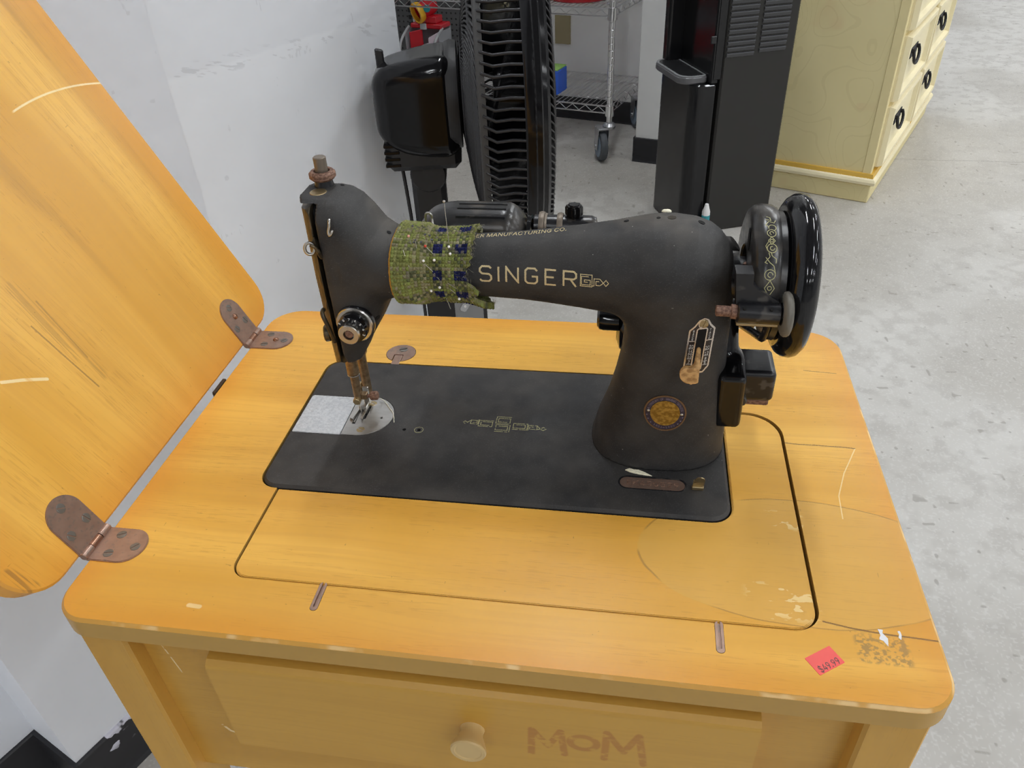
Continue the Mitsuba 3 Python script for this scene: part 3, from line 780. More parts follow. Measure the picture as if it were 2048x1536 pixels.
part(sm, 'slide_plate', join(ext(slide_o.buffer(-0.0001), -0.0004, 0.0013), ext(slide_o.buffer(-0.0005), 0.0013, 0.0016)), 'mat_slide', label='pale grey sliding bobbin plate')
part(sm, 'slide_grip', frame(lathe([(0, 0.0032), (0.0005, 0.0027), (0.0006, 0)], n=20), (0.0125, 0.0975, 0.0015), (1, 0, 0), (0, 0.6, 0), ZA), 'mat_slide', 40)

# needle bar group
nb = part(sm, 'needle_bar', cyl((0.0585, 0.0950, 0.0225), (0.0585, 0.0950, 0.075), 0.0037, n=28, bev=0.0004), 'mat_brown_steel', 30)
part(nb, 'thread_guide', tube([(0.0585 + 0.0049 * math.cos(t), 0.0950 + 0.0049 * math.sin(t), 0.0468) for t in np.linspace(math.radians(150), math.radians(375), 24)], 0.0005, 6), 'mat_nickel', True)
part(nb, 'bushing', cyl((0.0585, 0.0950, 0.0480), (0.0585, 0.0950, 0.068), 0.0052, n=28), 'mat_brown_steel', 30)
part(nb, 'needle_clamp', cyl((0.0585, 0.0890, 0.0205), (0.0585, 0.0990, 0.0215), 0.0034, n=24, bev=0.0004), 'mat_brass_screw', 30)
part(nb, 'clamp_block', rbox(0.0618, 0.0670, 0.0930, 0.0985, 0.0205, 0.0265, 0.0006), 'mat_brown_steel')
tsk = part(nb, 'clamp_screw', join(cyl((0.066, 0.0952, 0.0235), (0.0700, 0.0952, 0.0238), 0.0016, n=16), cyl((0.0700, 0.0952, 0.0238), (0.0765, 0.0952, 0.0248), 0.0040, n=24, bev=0.0008)), 'mat_rust', 30)
part(sm, 'needle', lathe([(0, 0), (0.003, 0.00035), (0.012, 0.00055), (0.0125, 0.0010), (0.022, 0.0010), (0.022, 0)], (0.0585, 0.0950, 0.0020), (0, 0, 1), 12), 'mat_nickel', 40)
pb = part(sm, 'presser_bar', cyl((0.0610, 0.1120, 0.0130), (0.0610, 0.1120, 0.075), 0.0040, n=28, bev=0.0004), 'mat_brown_steel', 30)
part(pb, 'guide_collar', rbox(0.0560, 0.0660, 0.1085, 0.1165, 0.0555, 0.0640, 0.0015), 'mat_brown_steel')
part(pb, 'foot_screw', cyl((0.0570, 0.1120, 0.0205), (0.0510, 0.1120, 0.0205), 0.0048, n=24, bev=0.0008), 'mat_brass_screw', 30)
ft = [rbox(0.0575, 0.0635, 0.1070, 0.1130, 0.0050, 0.0240, 0.0008), rbox(0.0545, 0.0620, 0.1000, 0.1120, 0.0036, 0.0070, 0.0007),
      hull([(0.0490, 0.0880, 0.0042), (0.0530, 0.0860, 0.0042), (0.0490, 0.0895, 0.0022), (0.0530, 0.0875, 0.0022), (0.0535, 0.1080, 0.0020), (0.0560, 0.1080, 0.0020), (0.0535, 0.1080, 0.0040), (0.0560, 0.1080, 0.0040)]),
      hull([(0.0598, 0.0870, 0.0042), (0.0614, 0.0870, 0.0042), (0.0598, 0.0885, 0.0022), (0.0614, 0.0885, 0.0022), (0.0596, 0.1080, 0.0020), (0.0620, 0.1080, 0.0020), (0.0596, 0.1080, 0.0040), (0.0620, 0.1080, 0.0040)])]
part(sm, 'presser_foot', join(*ft), 'mat_nickel', label='small forked steel presser foot')
part(sm, 'thread_end', tube(spline([(0.0690, 0.1165, 0.0052), (0.0740, 0.1150, 0.0030), (0.0800, 0.1075, 0.0022), (0.0855, 0.1005, 0.0024), (0.0885, 0.0930, 0.0019), (0.0902, 0.0875, 0.0017)], 30), 0.00035, 5), 'mat_thread', True)

# presser adjusting post on top of the head
cx, cy = 0.0610, 0.1045
pst = part(sm, 'pressure_post', cyl((cx, cy, 0.205), (cx, cy, 0.2335), 0.0047, n=28, bev=0.0006), 'mat_taupe_steel', 30)
part(pst, 'ring_nut', lathe([(0, 0.0050), (0, 0.0080), (0.0018, 0.0098), (0.0048, 0.0098), (0.0064, 0.0082), (0.0064, 0.0060), (0.0046, 0.0052), (0, 0.0050)], (cx, cy, 0.2168), (0, 0, 1), 36), 'mat_rust', 40, label='rusty ring nut')
part(pst, 'bushing', lathe([(0, 0.0074), (0.0022, 0.0070), (0.0060, 0.0062), (0.0060, 0)], (cx, cy, 0.2112), (0, 0, 1), 32), 'mat_black_worn', 30)
part(sm, 'top_plug', lathe([(0, 0.0064), (0.0006, 0.0061), (0.0008, 0.0050), (0.0005, 0.0044), (0.0005, 0)], (0.0612, 0.0908, 0.2118), (0, 0, 1), 32), 'mat_brass_screw', 40, label='worn brass disc on top of the head')
# thread guides and take-up
part(sm, 'thread_guide', tube(spline([(0.0770, 0.0655, 0.2025), (0.0773, 0.0630, 0.2015), (0.0772, 0.0620, 0.1985), (0.0760, 0.0615, 0.1945), (0.0766, 0.0612, 0.1922), (0.0780, 0.0615, 0.1935), (0.0785, 0.0625, 0.1955)], 24), 0.0011, 8), 'mat_nickel', True)
tk = part(sm, 'take_up_lever', hull([(0.0600, 0.0700, 0.1860), (0.0615, 0.0680, 0.1875), (0.0640, 0.0700, 0.1765), (0.0632, 0.0650, 0.1760), (0.0590, 0.0670, 0.1835), (0.0640, 0.0720, 0.1800)]), 'mat_faceplate')
part(tk, 'eye', tube([(0.0585 - 0.0030 * math.sin(t), 0.0630 - 0.0016 * math.sin(t), 0.1805 + 0.0046 * math.cos(t)) for t in np.linspace(0, 2 * math.pi, 25)[:-1]], 0.0012, 8, closed=True), 'mat_nickel', True)
part(tk, 'arm', tube(spline([(0.0600, 0.0615, 0.1840), (0.0622, 0.0618, 0.1830), (0.0640, 0.0640, 0.1780), (0.0650, 0.0680, 0.1710)], 14), [0.0012] * 6 + [0.0018] * 8, 8), 'mat_faceplate', True)
part(sm, 'plate_bracket', tube(spline([(0.0560, 0.0700, 0.1255), (0.0570, 0.0640, 0.1240), (0.0590, 0.0630, 0.1180), (0.0605, 0.0640, 0.1080), (0.0615, 0.0660, 0.0985)], 24), 0.0017, 8), 'mat_faceplate', True)
part(sm, 'plate_screw', cyl((0.0535, 0.0790, 0.0985), (0.0485, 0.0775, 0.0985), 0.0068, n=24, bev=0.001), 'mat_faceplate', 30)

# tension dial
dc = np.array([0.0822, 0.0, 0.1177])
def dial(y): return dc + (0, y, 0)
AY = (0, -1, 0)
td = part(sm, 'tension_dial', lathe([(0, 0), (0, 0.0152), (0.0030, 0.0152), (0.0036, 0.0142), (0.0040, 0.0118), (0.0085, 0.0112), (0.0095, 0.0104), (0.0095, 0)], dial(0.0665), AY, 48), 'mat_black_gloss', 30, label='black numbered thread tension dial')
part(td, 'bright_ring', lathe([(0, 0.0118), (0, 0.0146), (0.0012, 0.0148), (0.0022, 0.0140), (0.0024, 0.0118)], dial(0.0632), AY, 48), 'mat_nickel', 40)
part(td, 'number_collar', lathe([(0, 0), (0, 0.0112), (0.0008, 0.0118), (0.0040, 0.0110), (0.0044, 0.0100), (0.0044, 0)], dial(0.0578), AY, 48), 'mat_black_gloss', 30)
part(td, 'thumb_nut', lathe([(0, 0), (0, 0.0078), (0.0038, 0.0078), (0.0044, 0.0083), (0.0060, 0.0083), (0.0066, 0.0077), (0.0066, 0.0042), (0.0030, 0.0038), (0.0030, 0)], dial(0.0536), AY, 48), 'mat_nickel', 30)
part(td, 'stud', lathe([(0, 0), (0, 0.0033), (0.0030, 0.0031), (0.0036, 0.0022), (0.0036, 0)], dial(0.0512), AY, 24), 'mat_rust', 30)
for i, ch in enumerate('3456789'):
    a = math.radians(-18 + 27 * i)
    m = meshkit.text_mesh(ch, 0.0019, 0.0001, True)
    m.apply_translation([-m.bounds[:, 0].mean(), 0, 0])
    up = np.array([math.cos(a), 0, math.sin(a)]); rt = np.array([math.sin(a), 0, -math.cos(a)])
    ra, rb = 0.0092, 0.0116
    m = frame(m, dial(0.0578 - 0.0043) + up * 0.0091 + np.array([0, -0.00022, 0]), rt, up * 1.0, np.array([0, -1.0, 0]))
    part(td, 'number', m, 'mat_white_paint')

# stitch-length plate and lever
def on_pillar(px, pz, off=0.0):
    """points on the pillar's front by (x, z)"""
    px, pz = np.asarray(px, float), np.asarray(pz, float)
    y = np.full(px.shape, 0.03)
    for _ in range(34):
        y = y + 0.85 * all_sd(np.stack([px, y, pz], -1))
    return np.stack([px, y - off, pz], -1)
def on_front(poly, z0, z1, size=0.003):
    e = ext(poly, 0, 1e-4).subdivide_to_size(size, max_iter=10)
    v = np.array(e.vertices)
    return trimesh.Trimesh(on_pillar(v[:, 0], v[:, 1], np.where(v[:, 2] > 5e-5, z1, z0)), e.faces, process=False)
SX, SZ, SU = 0.84, -0.0026, 0.3412
def skew(p): return affinity.affine_transform(p, [SX, 0.055, 0, 1, SU - 0.055 * 0.1385, SZ])
plate_out = Polygon([(-0.0104, 0.1310), (-0.0104, 0.1000), (-0.0064, 0.0955), (0.0064, 0.0955), (0.0104, 0.1000), (0.0104, 0.1310), (0.0066, 0.1345), (0.0036, 0.1388), (0, 0.1402), (-0.0036, 0.1388), (-0.0066, 0.1345)]).buffer(0.0010).buffer(-0.0004)
win = rrect(-0.0037, 0.0037, 0.0985, 0.1318, 0.0009)
spk = part(sm, 'stitch_plate', on_front(skew(plate_out), -0.0006, 0.0006), 'mat_plate_silver', 30, label='silver and black stitch length plate lettered BACK TACK')
field = plate_out.buffer(-0.0014).difference(win.buffer(0.0011)).difference(Point(0, 0.1362).buffer(0.0040)).difference(sbox(-0.02, 0.02, 0.1218, 0.1227))
part(spk, 'black_field', on_front(skew(field), 0.0003, 0.00068), 'mat_plate_black', 30)
part(spk, 'slot', on_front(skew(win), 0.0003, 0.00072), 'mat_hole', 30)
c = on_pillar([SU], [0.1364 + SZ])[0]
part(spk, 'screw', slot_screw(c + (0, -0.0006, 0), 0.0033, 0.0009, (0, -1, 0.05), (0.35, 0, 1)), 'mat_brass_screw', 30)
def plate_text(s, u, v, h):
    m = meshkit.text_mesh(s, h, 1e-4, False)
    vv = np.array(m.vertices); vv[:, 0] -= (vv[:, 0].max() + vv[:, 0].min()) / 2
    vv[:, 0] *= 0.86
    x = SU + SX * (u + vv[:, 0]) + 0.055 * (v + vv[:, 1] - 0.1385)
    return trimesh.Trimesh(on_pillar(x, v + SZ + vv[:, 1], 0.0007 + np.where(vv[:, 2] > 5e-5, 0.0001, 0)), m.faces, process=False)
tx = []
for u, w in ((-0.0070, 'BACK'), (0.0070, 'TACK')):
    for i, ch in enumerate(w): tx.append(plate_text(ch, u, 0.1307 - 0.00235 * i - 0.0010, 0.0019))
for u, rows in ((-0.0070, ((0.1180, '30'), (0.1135, '15'), (0.1095, '10'), (0.1050, '7'))), (0.0070, ((0.1160, '20'), (0.1112, '12'), (0.1066, '8'), (0.1035, '6')))):
    for v, s in rows:
        tx.append(plate_text(s, u, v - 0.0013, 0.0026))
        q = sbox(u - 0.0020, u + 0.0020, v - 0.0021, v - 0.0018)
        tx.append(on_front(skew(q), 0.0006, 0.00078))
part(spk, 'lettering', join(*tx), 'mat_white_paint')
def lever_sd(q):
    a = np.array([0.3392, 0.052, 0.1165]); b = np.array([0.3382, 0.0425, 0.1085])
    t = np.clip(((q - a) @ (b - a)) / ((b - a) @ (b - a)), 0, 1)
    d = np.linalg.norm(q - a - t[:, None] * (b - a), axis=1) - (0.0015 + 0.0009 * t)
    # flat thumb piece, round to the left and cut off straight on the right
    p = q - np.array([0.3350, 0.0400, 0.1030])
    e = np.maximum(np.maximum(np.hypot(p[:, 0] * 0.86, p[:, 2]) - 0.0072, p[:, 0] - 0.0050), np.maximum(np.abs(p[:, 1] - 0.10 * p[:, 2]) - 0.0020, p[:, 2] - 0.0058))
    return smin(d, e, 0.0025)
part(sm, 'stitch_lever', surface_nets(lever_sd, (0.324, 0.034, 0.092), (0.346, 0.056, 0.121), 0.00055), 'mat_lever', True, label='worn brown stitch length lever')

# round badge
bc = np.array([0.3200, 0.0, 0.0565])
def ring_on(r0, r1, o0, o1, n=48):
    g = Point(0.3200, 0.0565).buffer(r1, n)
    if r0: g = g.difference(Point(0.3200, 0.0565).buffer(r0, n))
    return on_front(g, o0, o1, 0.004)
bd = part(sm, 'badge', ring_on(0, 0.0157, -0.0004, 0.0006), 'mat_badge_navy', 30, label='round gold and dark blue badge lettered A CENTURY OF SEWING SERVICE')
part(bd, 'rim', ring_on(0.0147, 0.0160, -0.0004, 0.0010), 'mat_badge_rim', 30)
part(bd, 'medallion', ring_on(0, 0.0111, 0.0004, 0.0009), 'mat_badge_gold', 30)
bt = []
def arc_text(s, a0, a1, r, h, flip=False):
    for i, ch in enumerate(s):
        if ch == ' ': continue
        a = math.radians(a0 + (a1 - a0) * i / (len(s) - 1))
        if ch == '*':
            star = Polygon([(rr * math.cos(t), rr * math.sin(t)) for rr, t in zip([0.0008, 0.00035] * 5, np.arange(10) * math.pi / 5)])
            m = ext(star, 0, 1e-4)
        elif ch == '-':
            m = ext(sbox(-0.0008, 0.0008, 0.0004, 0.0007), 0, 1e-4)
        else:
            m = meshkit.text_mesh(ch, h, 1e-4, False)
        v = np.array(m.vertices); v[:, 0] -= (v[:, 0].max() + v[:, 0].min()) / 2; v[:, 1] -= h / 2
        up = (math.cos(a), math.sin(a)); rt = (math.sin(a), -math.cos(a))
        if flip: up, rt = (-up[0], -up[1]), (-rt[0], -rt[1])
        x = 0.3200 + r * math.cos(a) + v[:, 0] * rt[0] + v[:, 1] * up[0]
        z = 0.0565 + r * math.sin(a) + v[:, 0] * rt[1] + v[:, 1] * up[1]
        bt.append(trimesh.Trimesh(on_pillar(x, z, 0.0007 + np.where(v[:, 2] > 5e-5, 0.0001, 0)), m.faces, process=False))
arc_text('A CENTURY OF SEWING SERVICE', 166, 12, 0.0129, 0.0018)
arc_text('1851-1951', 236, 304, 0.0129, 0.0017, True)
arc_text('***', 192, 222, 0.0129, 0.0017, True)
arc_text('***', 318, 346, 0.0129, 0.0017, True)
part(bd, 'lettering', join(*bt), 'mat_badge_text')
for sx in (-1, 1):
    c = on_pillar([0.3200 + sx * 0.0124], [0.0565 - sx * 0.0008], 0.0006)[0]
    part(bd, 'rivet', lathe([(0, 0.0013), (0.0005, 0.0011), (0.0008, 0.0006), (0.0009, 0)], c, (0, -1, 0), 16), 'mat_nickel', 40)

# serial plate, bed ornament, thread cutter, plaster chip
sp = part(sm, 'serial_plate', ext(serial_o.buffer(-0.0002), 0.0004, 0.0009), 'mat_copper', label='brown serial number plate with rounded ends')
part(sp, 'edge', ext(serial_o.buffer(0.0011).difference(serial_o.buffer(0.0001)), 0.0004, 0.0011), 'mat_black_worn')
m = meshkit.text_mesh('EK450529', 0.0052, 0.0002, False); v = m.vertices; v[:, 0] = 0.2935 + v[:, 0] / v[:, 0].max() * 0.0410; v[:, 1] += 0.0312; v[:, 2] += 0.0009
part(sp, 'number', m, 'mat_rust')
og = []
def meander(x0, x1, y0, y1, inv):
    w, h = x1 - x0, y1 - y0
    L = [(0, 0), (1, 0), (1, 1), (0.06, 1), (0.06, 0.22), (0.86, 0.22), (0.86, 0.78), (0.25, 0.78)]
    return [(x0 + w * (1 - a if inv else a), y0 + h * (1 - b if inv else b)) for a, b in L]
og += [meander(0.1795, 0.1925, 0.0957, 0.1048, True), meander(0.1795, 0.1925, 0.0848, 0.0940, False), meander(0.1648, 0.1775, 0.0905, 0.0985, True), meander(0.1945, 0.2075, 0.0890, 0.0970, False)]
og += [[(0.2075, 0.0890), (0.2085, 0.0890), (0.2085, 0.0955), (0.2160, 0.0955), (0.2160, 0.0905), (0.2098, 0.0905), (0.2098, 0.0935), (0.2140, 0.0935)], [(0.2160, 0.0955), (0.2190, 0.0915), (0.2215, 0.0940), (0.2240, 0.0918), (0.2215, 0.0895), (0.2190, 0.0915), (0.2160, 0.0905)]]
og += [[(0.1648, 0.0990), (0.1640, 0.0990), (0.1640, 0.0930), (0.1575, 0.0930), (0.1575, 0.0980), (0.1628, 0.0980), (0.1628, 0.0950), (0.1590, 0.0950)], [(0.1575, 0.0980), (0.1545, 0.0945), (0.1525, 0.0965), (0.1508, 0.0945), (0.1530, 0.0925)]]
bedorn = unary_union([LineString(l).buffer(0.00032, cap_style='flat', join_style='mitre') for l in og])
rng = np.random.default_rng(5)
for x, y in zip(rng.uniform(0.15, 0.225, 110), rng.uniform(0.084, 0.105, 110)): bedorn = bedorn.difference(Point(x, y).buffer(0.0006))
part(sm, 'bed_ornament', ext(bedorn, 0.0010, 0.00132), 'mat_gold_dim', label='worn gilt meander ornament on the bed')
cut = hull([(x, y, z) for x in (0.3440, 0.3530) for y in (0.0290, 0.0312) for z in (0.001, 0.002)] + [(x, 0.0335 + d, z) for d in (0, 0.001) for x, z in ((0.3455, 0.0065), (0.3530, 0.0095), (0.3500, 0.0118), (0.3470, 0.0110))])
ck = part(sm, 'thread_cutter', rbox(0.3440, 0.3530, 0.0295, 0.0330, 0.0010, 0.0045, 0.0006), 'mat_brass_screw', label='small folded brass thread cutter')
part(ck, 'blade', frame(ext(unary_union([sbox(-0.0040, 0.0045, 0, 0.0070), Point(0.0010, 0.0070).buffer(0.0036)]).difference(Polygon([(-0.0045, 0.0040), (0.0, 0.0052), (-0.0045, 0.0050)])), 0, 0.0010), (0.3488, 0.0338, 0.003), (1, 0, 0), (0, -0.20, 0.98), (0, -0.98, -0.20)), 'mat_brass_screw')
ch = Polygon([(0.2925, 0.0470), (0.2960, 0.0492), (0.2995, 0.0480), (0.3030, 0.0482), (0.3080, 0.0458), (0.3138, 0.0420), (0.3085, 0.0424), (0.3040, 0.0430), (0.3000, 0.0438), (0.2965, 0.0448)])
solo('plaster_chip', join(ext(ch, 0.0012, 0.0018), ext(ch.buffer(-0.0008), 0.0018, 0.0022)), 'mat_cream_chip', 'thin cream flake of plaster lying against the foot of the sewing machine pillar', 'flake')

# handwheel on the right end
WC = np.array([0.0, YC, 0.1535]); AXX = (1, 0, 0)
hw = part(sm, 'handwheel', lathe([(0.3860, 0), (0.3860, 0.0400), (0.3918, 0.0440), (0.3920, 0.0480), (0.3926, 0.0512), (0.3950, 0.0548), (0.3986, 0.0572), (0.4028, 0.0578), (0.4066, 0.0566), (0.4096, 0.0534), (0.4108, 0.0492),
     (0.4098, 0.0452), (0.4040, 0.0415), (0.4005, 0.0380), (0.4005, 0.0150), (0.4030, 0.0140), (0.4040, 0.0)], WC, AXX, 96), 'mat_black_gloss', 35, label='glossy black handwheel')
part(hw, 'pulley', lathe([(0.3830, 0), (0.3830, 0.0425), (0.3840, 0.0440), (0.3850, 0.0450), (0.3905, 0.0458), (0.3910, 0.0440), (0.3910, 0)], WC, AXX, 96), 'mat_bakelite', 30)
part(hw, 'clutch_screw', lathe([(0.4035, 0.0), (0.4035, 0.0130), (0.4060, 0.0135), (0.4080, 0.0125), (0.4085, 0)], WC, AXX, 40), 'mat_nickel', 30)
part(sm, 'shaft_boss', lathe([(0.3560, 0), (0.3560, 0.0175), (0.3640, 0.0170), (0.3640, 0.0135), (0.3810, 0.0135), (0.3810, 0)], WC, AXX, 40), 'mat_black_worn', 30)
part(sm, 'set_screw', slot_screw((0.3690, YC - 0.0070, 0.1535 + 0.0116), 0.0028, 0.0006, (0, -0.5, 0.86), (1, 0, 0)), 'mat_rust', 30)
# belt guard: a shell over the top and front of the pulley
ref = (0, -1, 0)          # angle 0 points to the front, 90 degrees up
gp = [(0.3862, 0.0480), (0.3830, 0.0497), (0.3770, 0.0502), (0.3720, 0.0492), (0.3690, 0.0462), (0.3678, 0.0410), (0.3674, 0.0220)]
gi = [(0.3690, 0.0220), (0.3694, 0.0405), (0.3705, 0.0448), (0.3732, 0.0476), (0.3775, 0.0486), (0.3830, 0.0481), (0.3862, 0.0466), (0.3862, 0.0480)]
def sector(prof, a0, a1, n):
    a, d = np.array([0, -1.0, 0]), np.array([1.0, 0, 0]); b = np.array([0, 0, 1.0])
    t = np.radians(np.linspace(a0, a1, n)); pr = np.array(prof)
    ring = np.cos(t)[:, None] * a + np.sin(t)[:, None] * b
    v = WC + pr[:, 0][None, :, None] * d + pr[:, 1][None, :, None] * ring[:, None, :]
    m = len(pr); f = []
    for j in range(n - 1):
        for i in range(m):
            k = (i + 1) % m
            f += [(j * m + i, (j + 1) * m + i, (j + 1) * m + k), (j * m + i, (j + 1) * m + k, j * m + k)]
    from trimesh.creation import triangulate_polygon
    vv, ff = triangulate_polygon(Polygon([(p[0], p[1]) for p in pr]), engine='earcut')
    v = v.reshape(-1, 3)
    e0 = WC + vv[:, :1] * d + vv[:, 1:] * ring[0]; e1 = WC + vv[:, :1] * d + vv[:, 1:] * ring[-1]
    return trimesh.Trimesh(np.vstack([v, e0, e1]), np.vstack([f, ff + len(v), ff + len(v) + len(vv)]), process=False)
bg = part(sm, 'belt_guard', sector(gp + gi[:-1], 6, 205, 72), 'mat_bakelite', 35, label='black belt guard with a gilt scroll ornament')
part(bg, 'slot', frame(ext(affinity.scale(Point(0, 0).buffer(0.0052, 20), 0.8, 1.5), 0, 0.0003), WC + np.array([0.3674, -0.010, 0.0330]), (0, -0.96, 0.28), (0, 0.28, 0.96), (-1, 0, 0)), 'mat_hole')
# scroll ornament wrapped on the guard's cylinder: u along x, v angle
def wrap_guard(lines, w):
    g = unary_union([LineString(l).buffer(w / 2, join_style='round') for l in lines])
    e = ext(g, 0, 1e-4).subdivide_to_size(0.0016, max_iter=10); v = np.array(e.vertices)
    a = np.radians(18) + v[:, 1] / 0.05
    x = 0.3790 + v[:, 0]
    r = np.interp(x, [0.3690, 0.3720, 0.3770, 0.3830, 0.3862], [0.0462, 0.0492, 0.0502, 0.0497, 0.0480]) + 0.00005 + np.where(v[:, 2] > 5e-5, 0.00012, 0)
    q = WC + np.stack([x, -r * np.cos(a), r * np.sin(a)], -1)
    return trimesh.Trimesh(q, e.faces, process=False)
circ = lambda cx, cy, r, n=20, a0=0, a1=360: [(cx + r * math.cos(math.radians(t)), cy + r * math.sin(math.radians(t))) for t in np.linspace(a0, a1, n)]
sc = [[(0, -0.0050), (0.0032, 0.0005), (0, 0.0055), (-0.0032, 0.0005), (0, -0.0050)], circ(0, 0.0005, 0.0013), circ(-0.0004, 0.0092, 0.0034), circ(-0.0002, 0.0092, 0.0016, 14, 0, 270),
      [(0.0030, 0.0100), (0.0018, 0.0150), (-0.0010, 0.0172), (-0.0035, 0.0205)], [(-0.0025, 0.0165), (-0.0040, 0.0172), (-0.0010, 0.0210), (-0.0018, 0.0235)], [(0.0030, 0.0170), (0.0032, 0.0195), (0.0005, 0.0215), (-0.0005, 0.0240)],
      circ(0.0002, 0.0268, 0.0031), circ(0.0004, 0.0268, 0.0014, 14, 90, 360), [(-0.0028, 0.0255), (-0.0038, 0.0285), (-0.0022, 0.0312)], [(0, 0.0295), (0.0022, 0.0322), (0, 0.0350), (-0.0022, 0.0322), (0, 0.0295)], circ(0, 0.0322, 0.0010),
      circ(0.0, 0.0380, 0.0028), circ(0.0, 0.0380, 0.0012, 14, 0, 260), circ(0.0006, 0.0425, 0.0024, 20, -60, 200), [(-0.0018, 0.0432), (-0.0035, 0.0450), (-0.0015, 0.0480), (0.0020, 0.0470), (0.0030, 0.0495)], [(-0.0030, 0.0500), (0, 0.0490), (-0.0005, 0.0520), (-0.0025, 0.0530)]]
part(bg, 'ornament', wrap_guard(sc, 0.00055), 'mat_gold_dim', label='gilt scroll ornament')

# bobbin winder
w1 = man(frame(ext(Polygon([(0.3562, 0.1815), (0.3675, 0.1815), (0.3680, 0.1735), (0.3712, 0.1705), (0.3855, 0.1620), (0.3875, 0.1590), (0.3875, 0.1490), (0.3600, 0.1490)]), -0.0085, 0.004), (0, 0.0475, 0), (1, 0, 0), (0, 0, 1), (0, -1, 0)))
m = tm(w1)
if m.volume < 0: m.invert()
m = join(m, cyl((0.3600, 0.0430, 0.1535), (0.3878, 0.0430, 0.1530), 0.0073, n=28, bev=0.0008))
bw = part(sm, 'bobbin_winder', m, 'mat_black_worn', 30, label='black bobbin winder bracket')
part(bw, 'spindle', join(cyl((0.3462, 0.0430, 0.1538), (0.3590, 0.0430, 0.1535), 0.0037, n=20, bev=0.0005), cyl((0.3560, 0.0430, 0.1536), (0.3602, 0.0430, 0.1535), 0.0050, n=24, bev=0.0004)), 'mat_rust', 30)
part(bw, 'bottom_edge', rbox(0.3600, 0.3870, 0.0385, 0.0475, 0.1452, 0.1475, 0.0004), 'mat_brass_screw')
for x in (0.3640, 0.3812):
    part(bw, 'oil_hole', cyl((x, 0.0380, 0.1590), (x, 0.0374, 0.1597), 0.0012, n=14), 'mat_hole')
part(bw, 'tyre', lathe([(-0.0028, 0.0075), (-0.0031, 0.0105), (-0.0029, 0.0128), (-0.0021, 0.0144), (-0.0009, 0.0151), (0.0009, 0.0151), (0.0021, 0.0144), (0.0029, 0.0128), (0.0031, 0.0105), (0.0028, 0.0075), (-0.0028, 0.0075)], (0.3915, 0.0430, 0.1530), AXX, 48), 'mat_tyre', 40, label='grey rubber tyre')
part(bw, 'tyre_hub', lathe([(-0.0032, 0), (-0.0032, 0.0076), (0.0032, 0.0076), (0.0032, 0)], (0.3915, 0.0430, 0.1530), AXX, 32), 'mat_black_worn', 30)

# motor behind the pillar, terminal block, belt
mo = part(sm, 'motor', lathe([(0.279, 0), (0.279, 0.016), (0.282, 0.024), (0.288, 0.028), (0.345, 0.028), (0.352, 0.024), (0.354, 0.012), (0.354, 0)], (0, 0.168, 0.066), AXX, 56), 'mat_black_gloss', 35)
part(mo, 'cap', lathe([(0.2625, 0), (0.2625, 0.0065), (0.2645, 0.0092), (0.268, 0.0100), (0.281, 0.0100), (0.281, 0)], (0, 0.152, 0.0775), AXX, 32), 'mat_black_gloss', 35)
part(mo, 'bracket', hull([(x, y, z) for x in (0.335, 0.352) for y in (0.122, 0.150) for z in (0.05, 0.11)]), 'mat_black_worn')
part(mo, 'pulley', lathe([(0.352, 0), (0.352, 0.006), (0.366, 0.006), (0.368, 0.0145), (0.373, 0.0150), (0.379, 0.0100), (0.385, 0.0150), (0.390, 0.0145), (0.391, 0.006), (0.391, 0)], (0, 0.150, 0.0925), AXX, 36), 'mat_black_worn', 30)
bp = []
for t in np.linspace(-60, 190, 40):
    a = math.radians(t); bp.append((0.3835 - 0.0, YC - 0.0445 * math.cos(a), 0.1535 + 0.0445 * math.sin(a)))
belt = [(0.3835, YC + 0.0448 * math.cos(a), 0.1535 + 0.0448 * math.sin(a)) for a in np.linspace(-0.35, math.pi + 0.9, 50)] + [(0.3790, 0.150 + 0.0115 * math.cos(a), 0.0925 + 0.0115 * math.sin(a)) for a in np.linspace(math.pi + 0.9, 2 * math.pi - 0.35, 16)]
part(sm, 'drive_belt', tube(belt, 0.0030, 8, closed=True), 'mat_black_worn', True)
def tb_sd(q):
    p = np.abs(q - np.array([0.3870, 0.0945, 0.0675])) - np.array([0.0145, 0.0175, 0.0135]) + 0.0038
    return np.linalg.norm(np.maximum(p, 0), axis=1) + np.minimum(p.max(1), 0) - 0.0038
tbk = part(sm, 'terminal_block', surface_nets(tb_sd, (0.369, 0.073, 0.050), (0.405, 0.116, 0.085), 0.0010), 'mat_black_worn', True, label='black terminal block on the right of the pillar')
def brk(q):
    p = np.abs(q - np.array([0.3680, 0.085, 0.060])) - np.array([0.0060, 0.016, 0.020])
    d = np.linalg.norm(np.maximum(p, 0), axis=1) + np.minimum(p.max(1), 0) - 0.0045
    a, b = np.array([0.366, 0.095, 0.075]), np.array([0.362, 0.105, 0.110])
    t = np.clip(((q - a) @ (b - a)) / ((b - a) @ (b - a)), 0, 1)
    return smin(d, np.linalg.norm(q - a - t[:, None] * (b - a), axis=1) - 0.0095, 0.008)
part(tbk, 'bracket', surface_nets(brk, (0.345, 0.060, 0.030), (0.385, 0.125, 0.126), 0.0013), 'mat_black_gloss', True)
part(tbk, 'nut', cyl((0.3765, 0.0760, 0.0590), (0.3765, 0.0690, 0.0590), 0.0050, n=8, bev=0.001), 'mat_bakelite')
part(tbk, 'base', rbox(0.3745, 0.3990, 0.0790, 0.1100, 0.0490, 0.0545, 0.0010), 'mat_rust')

